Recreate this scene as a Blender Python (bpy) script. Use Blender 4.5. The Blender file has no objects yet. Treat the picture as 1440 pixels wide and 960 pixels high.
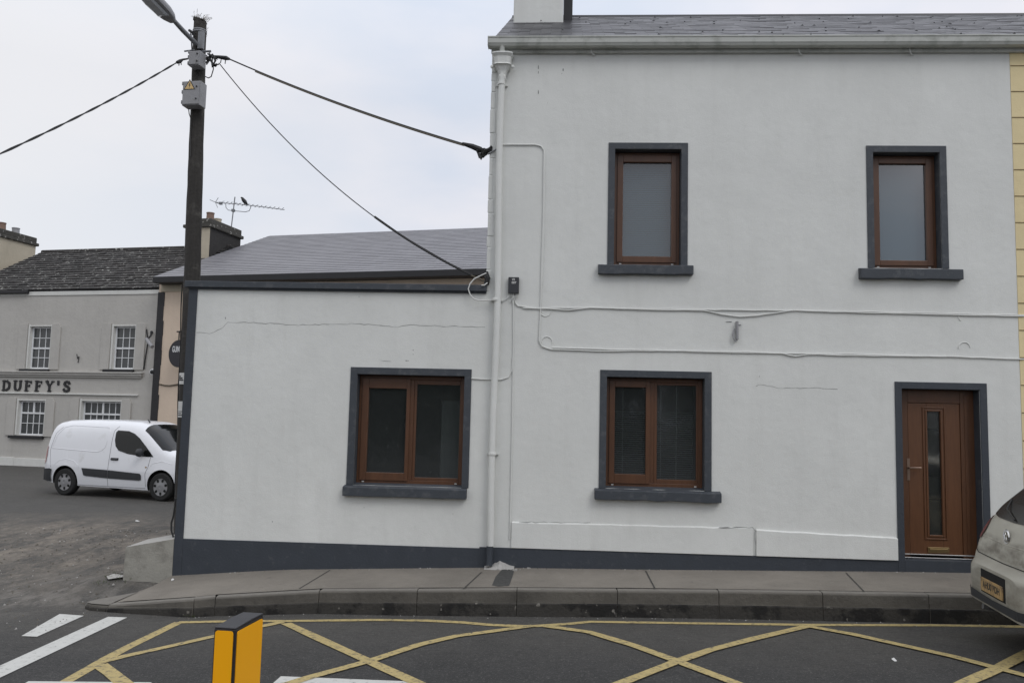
import bpy, bmesh, math, random
from mathutils import Vector, Matrix
R = math.radians
rnd = random.Random(11)

# ------------------------------------------------------------------ camera
F = 1165.0
PITCH, ROLL, YAW = R(5.26), R(1.334), R(3.324)
CAM = Vector((0, -10.2, 2.1))
def _axes():
    X = Vector((1, 0, 0)); Fw = Vector((0, math.cos(PITCH), math.sin(PITCH))); U = Vector((0, -math.sin(PITCH), math.cos(PITCH)))
    X2 = X*math.cos(ROLL)+U*math.sin(ROLL); U2 = U*math.cos(ROLL)-X*math.sin(ROLL)
    M = Matrix.Rotation(YAW, 3, 'Z')
    return M@X2, M@Fw, M@U2
AX, AF, AU = _axes()
scene = bpy.context.scene
cd = bpy.data.cameras.new('camera'); cam = bpy.data.objects.new('camera', cd)
scene.collection.objects.link(cam)
cd.sensor_width = 36; cd.lens = F/1440*36; cd.clip_start = .05; cd.clip_end = 2000
m = Matrix((AX, AU, -AF)).transposed().to_4x4(); m.translation = CAM
cam.matrix_world = m
scene.camera = cam
scene.view_settings.view_transform = 'Standard'; scene.view_settings.look = 'None'
scene.view_settings.gamma = 1; scene.view_settings.exposure = 0.08

# ------------------------------------------------------------------ overcast sky and weak veiled sun
SUN_EL, SUN_AZ = R(46), R(138)
w = bpy.data.worlds.new('World'); scene.world = w; w.use_nodes = True
nt = w.node_tree; nt.nodes.clear()
N = nt.nodes.new; L = nt.links.new
out = N('ShaderNodeOutputWorld'); tc = N('ShaderNodeTexCoord')
sky = N('ShaderNodeTexSky'); sky.sky_type = 'NISHITA'; sky.sun_disc = False
sky.sun_elevation = SUN_EL; sky.sun_rotation = SUN_AZ
bg1 = N('ShaderNodeBackground'); bg1.inputs[1].default_value = .05
L(sky.outputs[0], bg1.inputs[0])
mp = N('ShaderNodeMapping'); mp.inputs['Scale'].default_value = (1, 1, 2.6); L(tc.outputs['Generated'], mp.inputs[0])
no = N('ShaderNodeTexNoise'); no.inputs['Scale'].default_value = 2.6; no.inputs['Detail'].default_value = 5; no.inputs['Roughness'].default_value = .5
L(mp.outputs[0], no.inputs[0])
cr = N('ShaderNodeValToRGB'); cr.color_ramp.elements[0].position = .40; cr.color_ramp.elements[1].position = .62
cr.color_ramp.elements[0].color = (.66, .715, .82, 1); cr.color_ramp.elements[1].color = (.805, .805, .86, 1)
L(no.outputs[0], cr.inputs[0])
sx = N('ShaderNodeSeparateXYZ'); L(tc.outputs['Generated'], sx.inputs[0])
mr = N('ShaderNodeMapRange'); mr.inputs[1].default_value = -.7; mr.inputs[2].default_value = -.15; mr.inputs[3].default_value = 1; mr.inputs[4].default_value = 0
L(sx.outputs[0], mr.inputs[0])
mx = N('ShaderNodeMixRGB'); mx.inputs[2].default_value = (.84, .845, .865, 1); L(mr.outputs[0], mx.inputs[0]); L(cr.outputs[0], mx.inputs[1])
mz = N('ShaderNodeMapRange'); mz.inputs[1].default_value = .35; mz.inputs[2].default_value = 1; mz.inputs[3].default_value = 1.01; mz.inputs[4].default_value = 1.62
L(sx.outputs[2], mz.inputs[0])
bg2 = N('ShaderNodeBackground'); L(mx.outputs[0], bg2.inputs[0]); L(mz.outputs[0], bg2.inputs[1])
ad = N('ShaderNodeMixShader'); ad.inputs[0].default_value = .93; L(bg1.outputs[0], ad.inputs[1]); L(bg2.outputs[0], ad.inputs[2]); L(ad.outputs[0], out.inputs[0])
sl = bpy.data.lights.new('sun', 'SUN'); sl.energy = .75; sl.angle = R(25); sl.color = (1, .97, .92)
so = bpy.data.objects.new('sun', sl); scene.collection.objects.link(so)
sd = Vector((math.sin(SUN_AZ)*math.cos(SUN_EL), math.cos(SUN_AZ)*math.cos(SUN_EL), math.sin(SUN_EL)))
so.rotation_euler = sd.to_track_quat('Z', 'Y').to_euler(); so.location = (0, -8, 15)

# ------------------------------------------------------------------ pixel -> place helpers (photo measured at 1440x960)
def ray(px, py): return AF + AX*((px-720)/F) - AU*((py-480)/F)
def onY(px, py, y=0.): d = ray(px, py); return CAM + d*((y-CAM.y)/d.y)
def onZ(px, py, z=0.): d = ray(px, py); return CAM + d*((z-CAM.z)/d.z)
def lerp(tab, x):
    if x <= tab[0][0]: return tab[0][1]
    for (a, b), (c, d) in zip(tab, tab[1:]):
        if x <= c: return b+(d-b)*(x-a)/(c-a)
    return tab[-1][1]

# ------------------------------------------------------------------ object helpers
C = scene.collection
def tag(o, label=None, cat=None, group=None, kind=None):
    if label: o['label'] = label
    if cat: o['category'] = cat
    if group: o['group'] = group
    if kind: o['kind'] = kind
    return o
def empty(name, loc, label, cat, group=None, rz=0):
    o = bpy.data.objects.new(name, None); C.objects.link(o); o.location = loc; o.rotation_euler = (0, 0, rz); o.empty_display_size = .2
    return tag(o, label, cat, group)
class MB:
    def __init__(s): s.v = []; s.f = []; s.m = []; s.c = []
    def add(s, vs, fs, mi=0, col=None):
        n = len(s.v); s.v += [tuple(v) for v in vs]
        for f in fs: s.f.append(tuple(i+n for i in f)); s.m.append(mi); s.c.append(col if col is not None else 1.0)
        return s
    def box(s, x0, x1, y0, y1, z0, z1, mi=0, col=None):
        return s.add([(x0,y0,z0),(x1,y0,z0),(x1,y1,z0),(x0,y1,z0),(x0,y0,z1),(x1,y0,z1),(x1,y1,z1),(x0,y1,z1)],
              [(0,3,2,1),(4,5,6,7),(0,1,5,4),(1,2,6,5),(2,3,7,6),(3,0,4,7)], mi, col)
    def prism(s, poly, a, b, axis='y', mi=0):     # poly in the two other axes, extruded along axis a..b
        n = len(poly)
        def P(p, t): return (p[0], t, p[1]) if axis == 'y' else ((t, p[0], p[1]) if axis == 'x' else (p[0], p[1], t))
        vs = [P(p, a) for p in poly]+[P(p, b) for p in poly]
        fs = [tuple(range(n)), tuple(range(2*n-1, n-1, -1))]+[(i, i+n, (i+1) % n+n, (i+1) % n) for i in range(n)]
        return s.add(vs, fs, mi)
    def tube(s, pts, r, n=8, mi=0, cap=True):
        pts = [Vector(p) for p in pts]; rings = []
        rr = r if isinstance(r, (list, tuple)) else [r]*len(pts)
        prev = None
        for i, p in enumerate(pts):
            t = (pts[min(i+1, len(pts)-1)]-pts[max(i-1, 0)]).normalized()
            if prev is None:
                u = t.cross(Vector((0, 0, 1)));
                if u.length < 1e-3: u = Vector((1, 0, 0))
            else: u = prev-t*prev.dot(t)
            u.normalize(); v = t.cross(u); prev = u
            rings.append([p+(u*math.cos(k*2*math.pi/n)+v*math.sin(k*2*math.pi/n))*rr[i] for k in range(n)])
        vs = [q for g in rings for q in g]; fs = []
        for i in range(len(pts)-1):
            for k in range(n): fs.append((i*n+k, i*n+(k+1) % n, (i+1)*n+(k+1) % n, (i+1)*n+k))
        if cap: fs.append(tuple(range(n-1, -1, -1))); fs.append(tuple((len(pts)-1)*n+k for k in range(n)))
        return s.add(vs, fs, mi)
    def lathe(s, prof, c, axis='z', n=20, mi=0, closed=False):     # prof: (radius, height)
        vs = []; fs = []; c = Vector(c)
        for r, h in prof:
            for k in range(n):
                a = 2*math.pi*k/n; p = (r*math.cos(a), r*math.sin(a), h)
                if axis == 'y': p = (p[0], p[2], p[1])
                elif axis == 'x': p = (p[2], p[0], p[1])
                vs.append(c+Vector(p))
        for i in range(len(prof)-1):
            for k in range(n): fs.append((i*n+k, i*n+(k+1) % n, (i+1)*n+(k+1) % n, (i+1)*n+k))
        if not closed: fs.append(tuple(range(n-1, -1, -1))); fs.append(tuple((len(prof)-1)*n+k for k in range(n)))
        return s.add(vs, fs, mi)
    def build(s, name, mats, parent=None, smooth=False, bevel=0, recalc=True, seg=2):
        me = bpy.data.meshes.new(name); me.from_pydata(s.v, [], s.f)
        if not isinstance(mats, (list, tuple)): mats = [mats]
        for mm in mats: me.materials.append(mm)
        me.polygons.foreach_set('material_index', s.m)
        if any(c != 1.0 for c in s.c):
            at = me.attributes.new('shade', 'FLOAT', 'FACE'); at.data.foreach_set('value', [float(c) for c in s.c])
        if recalc:
            b = bmesh.new(); b.from_mesh(me); bmesh.ops.recalc_face_normals(b, faces=b.faces); b.to_mesh(me); b.free()
        if smooth:
            me.polygons.foreach_set('use_smooth', [True]*len(me.polygons))
            me.set_sharp_from_angle(angle=R(40))
        o = bpy.data.objects.new(name, me); C.objects.link(o)
        if parent: o.parent = parent
        if bevel:
            md = o.modifiers.new('bevel', 'BEVEL'); md.width = bevel; md.segments = seg; md.limit_method = 'ANGLE'; md.angle_limit = R(35)
        return o
def build_each(b, name, mats, parent=None, **kw):      # one object for every loose piece
    up = list(range(len(b.v)))
    def find(i):
        while up[i] != i: up[i] = up[up[i]]; i = up[i]
        return i
    for f in b.f:
        for i in f[1:]: up[find(i)] = find(f[0])
    groups = {}
    for k, f in enumerate(b.f): groups.setdefault(find(f[0]), []).append(k)
    out = []
    for ks in groups.values():
        q = MB(); mp_ = {}
        for k in ks:
            for i in b.f[k]:
                if i not in mp_: mp_[i] = len(q.v); q.v.append(b.v[i])
            q.f.append(tuple(mp_[i] for i in b.f[k])); q.m.append(b.m[k]); q.c.append(b.c[k])
        out.append(q.build(name, mats, parent, **kw))
    return out
def text_mesh(txt, size, name, mat, parent, M, depth=.003, align='CENTER', offset=0):
    cu = bpy.data.curves.new('t', 'FONT'); cu.body = txt; cu.size = size; cu.extrude = depth; cu.align_x = align; cu.align_y = 'CENTER'; cu.offset = offset
    to = bpy.data.objects.new('t', cu); C.objects.link(to); bpy.context.view_layer.update()
    me = bpy.data.meshes.new_from_object(to.evaluated_get(bpy.context.evaluated_depsgraph_get()))
    bpy.data.objects.remove(to); me.transform(M); me.materials.clear(); me.materials.append(mat)
    o = bpy.data.objects.new(name, me); C.objects.link(o)
    if parent: o.parent = parent
    return o
FACE = Matrix.Rotation(R(90), 4, 'X')           # text upright, facing -Y

# ------------------------------------------------------------------ materials
def new_mat(name):
    mt = bpy.data.materials.new(name); mt.use_nodes = True; t = mt.node_tree
    return mt, t, t.nodes['Principled BSDF']
def noise(t, scale, detail=4, rough=.55, vec=None, stretch=None):
    n = t.nodes.new('ShaderNodeTexNoise'); n.inputs['Scale'].default_value = scale; n.inputs['Detail'].default_value = detail; n.inputs['Roughness'].default_value = rough
    tcn = t.nodes.new('ShaderNodeTexCoord'); src = tcn.outputs['Object']
    if stretch:
        mpn = t.nodes.new('ShaderNodeMapping'); mpn.inputs['Scale'].default_value = stretch; t.links.new(src, mpn.inputs[0]); src = mpn.outputs[0]
    t.links.new(src, n.inputs[0]); return n.outputs[0]
def ramp(t, fac, stops):
    r = t.nodes.new('ShaderNodeValToRGB'); t.links.new(fac, r.inputs[0]); e = r.color_ramp.elements
    while len(e) < len(stops): e.new(.5)
    for el, (p, c) in zip(e, stops):
        el.position = p; el.color = (c, c, c, 1) if isinstance(c, (int, float)) else (*c, 1)
    return r.outputs[0]
def mix(t, fac, a, b, mode='MIX'):
    n = t.nodes.new('ShaderNodeMixRGB'); n.blend_type = mode
    for i, x in ((0, fac), (1, a), (2, b)):
        if isinstance(x, (int, float)): n.inputs[i].default_value = x if i == 0 else (x, x, x, 1)
        elif isinstance(x, tuple): n.inputs[i].default_value = (*x, 1)
        else: t.links.new(x, n.inputs[i])
    return n.outputs[0]
def bump(t, b, h, dist, strength=1):
    n = t.nodes.new('ShaderNodeBump'); n.inputs['Distance'].default_value = dist; n.inputs['Strength'].default_value = strength
    t.links.new(h, n.inputs['Height'])
    if b.inputs['Normal'].links: t.links.new(b.inputs['Normal'].links[0].from_socket, n.inputs['Normal'])
    t.links.new(n.outputs[0], b.inputs['Normal'])
def pm(name, col, rough=.6, var=.12, scale=6, bmp=0, bscale=60, metal=0, spots=None, coat=0, shade=False, dirt=None, stretch=None):
    mt, t, b = new_mat(name)
    c = mix(t, noise(t, scale, 5, .6, stretch=stretch), tuple(x*(1-var) for x in col), tuple(min(1, x*(1+var)) for x in col))
    if dirt: c = mix(t, ramp(t, noise(t, dirt[1], 6, .65), [(dirt[2], 0), (dirt[3], 1)]), c, dirt[0])
    if spots: c = mix(t, ramp(t, noise(t, spots[1], 2, .5), [(spots[2], 0), (spots[2]+.04, 1)]), c, spots[0])
    if shade:
        a = t.nodes.new('ShaderNodeAttribute'); a.attribute_name = 'shade'; a.attribute_type = 'GEOMETRY'
        c = mix(t, 1.0, c, a.outputs['Fac'], 'MULTIPLY')
    t.links.new(c, b.inputs['Base Color']) 
    b.inputs['Roughness'].default_value = rough; b.inputs['Metallic'].default_value = metal; b.inputs['Coat Weight'].default_value = coat
    if bmp: bump(t, b, noise(t, bscale, 5, .6), bmp)
    return mt
def wall_mat(name, col, stain, und=.012, grit=.003):
    mt, t, b = new_mat(name)
    c = mix(t, ramp(t, noise(t, .9, 5, .6), [(.3, 0), (.7, 1)]), tuple(x*.93 for x in col), tuple(x*1.04 for x in col))
    c = mix(t, ramp(t, noise(t, 5, 6, .7), [(.5, 0), (.75, .30)]), c, tuple(x*.86 for x in col))
    c = mix(t, ramp(t, noise(t, 2.2, 6, .7, stretch=(1.6, 1, .22)), [(.5, 0), (.8, .34)]), c, stain)
    c = mix(t, ramp(t, noise(t, 26, 3, .6), [(.70, 0), (.76, .22)]), c, tuple(x*.7 for x in col))
    c = mix(t, ramp(t, noise(t, 150, 2, .5), [(.35, 0), (.7, .10)]), c, tuple(x*.72 for x in col))
    t.links.new(c, b.inputs['Base Color']); b.inputs['Roughness'].default_value = .78; b.inputs['Specular IOR Level'].default_value = .25
    bump(t, b, noise(t, 1.7, 3, .55, stretch=(1, 1, 1)), und*2.2)
    bump(t, b, noise(t, 9, 5, .65), und*.7)
    bump(t, b, noise(t, 90, 4, .7), grit)
    return mt
M = {}
M['wall'] = wall_mat('painted_render', (.695, .703, .676), (.54, .54, .51), .005)
M['gwall'] = wall_mat('grey_render', (.47, .455, .425), (.33, .315, .29), .01)
M['peach'] = wall_mat('peach_render', (.66, .54, .43), (.48, .40, .32), .01)
M['yellow_wall'] = wall_mat('yellow_render', (.76, .64, .38), (.58, .48, .28), .006)
M['cream'] = wall_mat('cream_render', (.47, .42, .33), (.30, .27, .20), .01)
M['slate_paint'] = pm('slate_grey_paint', (.043, .050, .060), .62, .2, 5, .0025, 50, dirt=((.10, .105, .11), 9, .52, .78))
M['plinth_paint'] = pm('plinth_paint', (.036, .043, .054), .6, .2, 5, .003, 45, dirt=((.095, .10, .105), 7, .58, .85))
M['white_trim'] = pm('pale_trim', (.62, .63, .61), .5, .07, 6, .0008, 60, dirt=((.30, .31, .30), 5, .62, .85))
M['gutter'] = pm('gutter_paint', (.47, .48, .45), .5, .10, 3, .0006, 60, dirt=((.22, .23, .20), 5, .5, .8), stretch=(.4, 1, 4))
M['wood'] = pm('brown_foil', (.092, .039, .017), .42, .4, 7, .0005, 60, stretch=(2, 2, .5))
M['door_wood'] = pm('door_wood', (.110, .046, .019), .42, .35, 9, .0006, 60, stretch=(6, 2, .5))
M['gold'] = pm('brass', (.34, .25, .13), .42, .1, 10, metal=1)
M['chrome'] = pm('chrome', (.62, .62, .62), .18, .05, 10, metal=1)
M['alu'] = pm('aluminium', (.55, .55, .55), .4, .1, 10, metal=1)
M['black'] = pm('black_plastic', (.012, .012, .013), .5, .2, 10)
M['charcoal'] = pm('charcoal_plastic', (.028, .030, .034), .55, .2, 10, .0005)
M['crack'] = pm('crack', (.25, .255, .245), .9, .25, 30)
M['joint'] = pm('joint_gap', (.05, .047, .042), .95, .3, 20)
M['conc'] = pm('concrete', (.165, .155, .135), .93, .2, 5, .004, 50, dirt=((.075, .07, .06), 3.2, .52, .78))
M['conc_light'] = pm('pale_screed', (.36, .35, .33), .9, .15, 9, .003, 50)
M['slate_dark'] = pm('dark_slate', (.043, .042, .046), .42, .22, 3, .001, 60, shade=True, dirt=((.12, .115, .11), 5, .55, .8))
M['slate_tile'] = pm('grey_tile', (.185, .182, .195), .5, .08, 2.5, .001, 60, shade=True)
M['old_tile'] = pm('old_tile', (.034, .031, .029), .85, .4, 2, .004, 30, shade=True, spots=((.27, .27, .25), 9, .635))
M['tar'] = pm('black_boards', (.014, .014, .016), .6, .3, 5)
M['stone_cap'] = pm('mossy_cap', (.06, .057, .05), .95, .4, 4, .02, 14, spots=((.28, .27, .25), 7, .62))
M['pot'] = pm('clay_pot', (.20, .13, .10), .85, .2, 8)
M['pole'] = pm('weathered_pole', (.034, .031, .028), .9, .5, 7, .012, 22, dirt=((.10, .095, .085), 6, .55, .82), stretch=(5, 5, .35))
M['greybox'] = pm('grey_box', (.27, .27, .28), .55, .1, 9, .0006, dirt=((.2, .2, .19), 6, .55, .8))
M['galv'] = pm('galvanised', (.20, .205, .215), .5, .22, 12, metal=.4)
M['cable'] = pm('black_cable', (.012, .012, .012), .6, .2, 10)
M['cable2'] = pm('faded_cable', (.10, .085, .06), .7, .3, 4)
M['cable_white'] = pm('white_cable', (.60, .60, .58), .5, .08, 10)
M['white_paint'] = None
M['white_pvc'] = pm('white_pvc', (.72, .73, .74), .4, .05, 8)
M['offwhite'] = pm('white_architrave', (.62, .62, .59), .6, .1, 8)
M['blind'] = pm('pale_blind', (.085, .13, .18), .7, .04, 8)
M['slat'] = pm('blind_slat', (.46, .47, .46), .5, .05, 8)
M['curtain'] = pm('net_curtain', (.055, .06, .06), .8, .3, 6)
M['room'] = pm('room_dark', (.11, .11, .10), .9, .3, 3)
M['paper'] = pm('paper', (.62, .62, .60), .8, .12, 30)
M['ink'] = pm('ink', (.03, .03, .035), .8, .2, 20)
M['warn'] = pm('warning_yellow', (.62, .44, .20), .6, .1, 8)
M['bollard_yellow'] = pm('bollard_yellow', (1., .44, .003), .4, .03, 5)
M['bollard_black'] = pm('bollard_black', (.018, .018, .022), .5, .2, 9)
M['sign_black'] = pm('sign_black', (.008, .008, .010), .35, .2, 9)
M['sign_white'] = pm('sign_white', (.55, .55, .53), .5, .05, 9)
M['moss'] = pm('dry_weed', (.18, .15, .12), .9, .3, 9)
M['leaf'] = pm('weed_leaf', (.07, .09, .035), .8, .3, 9)
M['far_leaf'] = pm('tree_leaf', (.10, .12, .09), .8, .2, .6)
M['bird'] = pm('bird', (.01, .01, .012), .6, .2, 9)
M['van_paint'] = pm('van_white', (.74, .75, .78), .3, .03, 1.5, coat=.5, dirt=((.50, .50, .49), 3, .6, .9))
M['van_line'] = pm('panel_gap', (.19, .19, .20), .6, .1, 5)
M['tyre'] = pm('tyre', (.013, .013, .013), .85, .3, 12)
M['rim'] = pm('rim', (.30, .30, .31), .4, .15, 12, metal=.6)
M['arch'] = pm('wheel_well', (.008, .008, .008), .95, .2, 9)
M['red'] = pm('tail_red', (.28, .012, .012), .2, .15, 8, coat=.6)
M['redpale'] = pm('dusty_red', (.15, .03, .028), .45, .25, 12)
M['lampglass'] = pm('lamp_glass', (.55, .57, .6), .15, .05, 8, coat=.6)

def markings(name, col, wear):
    mt, t, b = new_mat(name)
    c = mix(t, noise(t, 9, 5), tuple(x*.85 for x in col), tuple(x*1.1 for x in col))
    worn = ramp(t, noise(t, 22, 8, .78), [(wear, 0), (wear+.13, 1)])
    c = mix(t, worn, c, (.07, .068, .064)); t.links.new(c, b.inputs['Base Color']); b.inputs['Roughness'].default_value = .8
    bump(t, b, noise(t, 220, 3, .7), .003)
    return mt
M['ywhite'] = markings('white_road_paint', (.56, .56, .53), .56)
M['yline'] = markings('yellow_road_paint', (.45, .355, .155), .51)

def asphalt(name, col, dirty):
    mt, t, b = new_mat(name)
    tc0 = t.nodes.new('ShaderNodeTexCoord'); sp0 = t.nodes.new('ShaderNodeSeparateXYZ'); t.links.new(tc0.outputs['Object'], sp0.inputs[0])
    def mth(op, a, c):
        n = t.nodes.new('ShaderNodeMath'); n.operation = op
        for i, q in enumerate((a, c)):
            if isinstance(q, (int, float)): n.inputs[i].default_value = q
            else: t.links.new(q, n.inputs[i])
        return n.outputs[0]
    # old worn tarmac of the side road starts about a ragged line at the mouth of the yard
    yy = mth('ADD', sp0.outputs[1], mth('MULTIPLY', noise(t, .9, 6, .7), 2.2)); yy = mth('ADD', yy, mth('MULTIPLY', sp0.outputs[0], .0))
    old = ramp(t, mth('MULTIPLY', mth('ADD', yy, 2.6), .4), [(.15, 0), (.75, 1)])

    base1 = mix(t, ramp(t, noise(t, .7, 6, .65), [(.3, 0), (.7, 1)]), tuple(x*.82 for x in col), tuple(x*1.2 for x in col))
    c = mix(t, old, base1, mix(t, noise(t, 1.3, 7, .7), (.052, .050, .046), (.10, .095, .086)))
    c = mix(t, ramp(t, noise(t, 3.2, 8, .75), [(.52, 0), (.74, .5)]), c, tuple(x*1.55 for x in col))
    c = mix(t, ramp(t, noise(t, 30, 8, .85), [(.47, 0), (.64, .5)]), c, (.11, .106, .10))
    c = mix(t, ramp(t, noise(t, 17, 8, .85, stretch=(.5, 1.4, 1)), [(.36, .6), (.50, 0)]), c, (.022, .022, .022))
    c = mix(t, ramp(t, noise(t, 60, 3, .75), [(.60, 0), (.66, .6)]), c, (.20, .195, .185))
    c = mix(t, ramp(t, noise(t, 75, 3, .75), [(.34, .7), (.42, 0)]), c, (.015, .015, .015))
    c = mix(t, ramp(t, noise(t, 130, 2, .6), [(.25, .6), (.45, 0)]), c, (.012, .012, .012))
    if dirty:   # silt washed over the mouth of the yard
        tcn = t.nodes.new('ShaderNodeTexCoord')
        def blob(cx, cy, rx, ry, rot):
            mpn = t.nodes.new('ShaderNodeMapping'); mpn.vector_type = 'TEXTURE'
            mpn.inputs['Location'].default_value = (cx, cy, 0); mpn.inputs['Scale'].default_value = (rx, ry, 50); mpn.inputs['Rotation'].default_value = (0, 0, rot)
            t.links.new(tcn.outputs['Object'], mpn.inputs[0])
            ln = t.nodes.new('ShaderNodeVectorMath'); ln.operation = 'LENGTH'; t.links.new(mpn.outputs[0], ln.inputs[0])
            return ramp(t, ln.outputs['Value'], [(.35, 1), (1, 0)])
        f = blob(-8.0, 2.2, 5.2, 4.4, R(8))
        n1 = ramp(t, noise(t, 1.2, 12, .86, stretch=(1.3, .5, 1)), [(.42, 0), (.58, 1)])
        mask = mix(t, 1., f, n1, 'MULTIPLY')
        silt = mix(t, ramp(t, noise(t, 7, 10, .85), [(.35, 0), (.62, 1)]), (.085, .075, .062), (.27, .235, .195))
        c = mix(t, mask, c, silt)
        f2 = blob(-6.6, -.6, 3.0, 1.5, R(20)); n2 = ramp(t, noise(t, 2.6, 8, .75, stretch=(1.5, .8, 1)), [(.48, 0), (.62, .7)])
        c = mix(t, mix(t, 1., f2, n2, 'MULTIPLY'), c, (.20, .185, .165))
        # gravelly litter along edges
        c = mix(t, ramp(t, noise(t, 46, 3, .65), [(.70, 0), (.74, .55)]), c, (.24, .22, .19))
    t.links.new(c, b.inputs['Base Color']); b.inputs['Roughness'].default_value = .86; b.inputs['Specular IOR Level'].default_value = .3
    bump(t, b, noise(t, 3, 4, .6), .012); bump(t, b, noise(t, 170, 3, .7), .005)
    return mt
M['asphalt'] = asphalt('asphalt', (.040, .0398, .0392), True)
M['yard'] = M['asphalt']
def path_mat():
    mt, t, b = new_mat('footpath_concrete')
    c = mix(t, ramp(t, noise(t, 1.2, 6, .65), [(.3, 0), (.7, 1)]), (.150, .135, .114), (.225, .203, .172))
    c = mix(t, ramp(t, noise(t, 5, 8, .75), [(.55, 0), (.8, .6)]), c, (.21, .195, .17))
    c = mix(t, ramp(t, noise(t, 8, 5, .7), [(.2, .7), (.4, 0)]), c, (.085, .077, .068))
    c = mix(t, ramp(t, noise(t, 200, 2, .6), [(.58, 0), (.72, .45)]), c, (.28, .27, .25))
    c = mix(t, ramp(t, noise(t, 34, 2, .6), [(.745, 0), (.755, .7)]), c, (.40, .38, .36))
    t.links.new(c, b.inputs['Base Color']); b.inputs['Roughness'].default_value = .92
    bump(t, b, noise(t, 6, 5, .6), .01); bump(t, b, noise(t, 180, 3, .7), .003)
    return mt
M['path'] = path_mat()
def kerb_mat():
    mt, t, b = new_mat('kerb_concrete')
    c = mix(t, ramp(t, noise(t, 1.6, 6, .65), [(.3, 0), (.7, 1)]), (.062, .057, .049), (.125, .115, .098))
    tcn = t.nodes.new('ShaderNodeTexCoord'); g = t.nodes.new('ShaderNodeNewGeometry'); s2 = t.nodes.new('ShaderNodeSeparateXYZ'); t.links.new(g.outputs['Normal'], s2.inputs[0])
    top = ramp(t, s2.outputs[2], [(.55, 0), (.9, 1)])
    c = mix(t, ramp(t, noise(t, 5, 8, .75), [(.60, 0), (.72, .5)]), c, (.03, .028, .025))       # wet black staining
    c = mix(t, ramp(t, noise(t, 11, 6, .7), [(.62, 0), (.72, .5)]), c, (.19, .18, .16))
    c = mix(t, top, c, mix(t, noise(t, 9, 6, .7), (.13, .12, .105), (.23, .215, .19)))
    t.links.new(c, b.inputs['Base Color']); b.inputs['Roughness'].default_value = .9
    bump(t, b, noise(t, 14, 5, .6), .012); bump(t, b, noise(t, 120, 3, .7), .004)
    return mt
M['kerb'] = kerb_mat()
M['kerb_low'] = pm('kerb_haunch', (.040, .037, .032), .92, .35, 5, .012, 30, dirt=((.012, .011, .010), 2.4, .50, .58), spots=((.17, .16, .14), 11, .68))
def glass_mat(name, tint=(.75, .8, .78), spots=False):
    mt = bpy.data.materials.new(name); mt.use_nodes = True; t = mt.node_tree; t.nodes.clear()
    o = t.nodes.new('ShaderNodeOutputMaterial'); gl = t.nodes.new('ShaderNodeBsdfGlossy'); gl.inputs['Roughness'].default_value = .07
    tr = t.nodes.new('ShaderNodeBsdfTransparent'); tr.inputs[0].default_value = (*tint, 1)
    fr = t.nodes.new('ShaderNodeFresnel'); fr.inputs['IOR'].default_value = 2.0
    mxs = t.nodes.new('ShaderNodeMixShader'); t.links.new(fr.outputs[0], mxs.inputs[0]); t.links.new(tr.outputs[0], mxs.inputs[1]); t.links.new(gl.outputs[0], mxs.inputs[2])
    bn = t.nodes.new('ShaderNodeBump'); bn.inputs['Distance'].default_value = .002; t.links.new(noise(t, 3, 2), bn.inputs['Height']); t.links.new(bn.outputs[0], gl.inputs['Normal'])
    dfd = t.nodes.new('ShaderNodeBsdfDiffuse'); dfd.inputs[0].default_value = (.42, .47, .47, 1); md_ = t.nodes.new('ShaderNodeMixShader'); md_.inputs[0].default_value = .045; t.links.new(mxs.outputs[0], md_.inputs[1]); t.links.new(dfd.outputs[0], md_.inputs[2])
    last = md_.outputs[0]
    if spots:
        df = t.nodes.new('ShaderNodeBsdfDiffuse'); df.inputs[0].default_value = (.45, .46, .45, 1)  # uneven pale specks mixed over the pane
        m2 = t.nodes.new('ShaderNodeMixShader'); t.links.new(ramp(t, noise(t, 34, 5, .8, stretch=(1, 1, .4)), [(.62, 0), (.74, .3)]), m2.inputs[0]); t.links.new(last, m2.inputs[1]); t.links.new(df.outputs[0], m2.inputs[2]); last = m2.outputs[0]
    t.links.new(last, o.inputs[0]); return mt
M['glass'] = glass_mat('window_glass'); M['glass_spots'] = glass_mat('specked_glass', spots=True)
def dark_glass():
    mt, t, b = new_mat('vehicle_glass'); b.inputs['Base Color'].default_value = (.008, .009, .009, 1); b.inputs['Roughness'].default_value = .05; b.inputs['Specular IOR Level'].default_value = .35
    return mt
M['vglass'] = dark_glass()
def dusty_glass():
    mt, t, b = new_mat('dusty_glass')
    t.links.new(mix(t, noise(t, 8, 6, .7), (.016, .016, .015), (.035, .034, .031)), b.inputs['Base Color']); b.inputs['Roughness'].default_value = .25
    return mt
M['dglass'] = dusty_glass()
def dirty_car():
    mt, t, b = new_mat('dirty_silver_paint')
    tcn = t.nodes.new('ShaderNodeTexCoord'); s2 = t.nodes.new('ShaderNodeSeparateXYZ'); t.links.new(tcn.outputs['Object'], s2.inputs[0])
    hz = ramp(t, s2.outputs[2], [(.30, .8), (.66, .6), (.70, .15), (.765, .25), (.80, .95), (.95, .9), (.985, .12)])
    n1 = noise(t, 2.6, 8, .62, stretch=(1, 1, 2.6))
    md = mix(t, 1., hz, ramp(t, n1, [(.36, 0), (.60, 1)]), 'MULTIPLY')
    base = mix(t, noise(t, 2, 4), (.45, .435, .37), (.52, .50, .43))
    c = mix(t, md, base, mix(t, noise(t, 14, 6, .7), (.125, .108, .083), (.19, .17, .135)))
    t.links.new(c, b.inputs['Base Color']); b.inputs['Roughness'].default_value = .45; b.inputs['Metallic'].default_value = .25; b.inputs['Coat Weight'].default_value = .15
    return mt
M['car_paint'] = dirty_car()
M['plate'] = pm('plate_yellow', (.50, .33, .14), .7, .3, 14, dirt=((.13, .095, .06), 14, .42, .68))
M['plate_ink'] = pm('plate_ink', (.05, .04, .03), .7, .3, 20)

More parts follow.
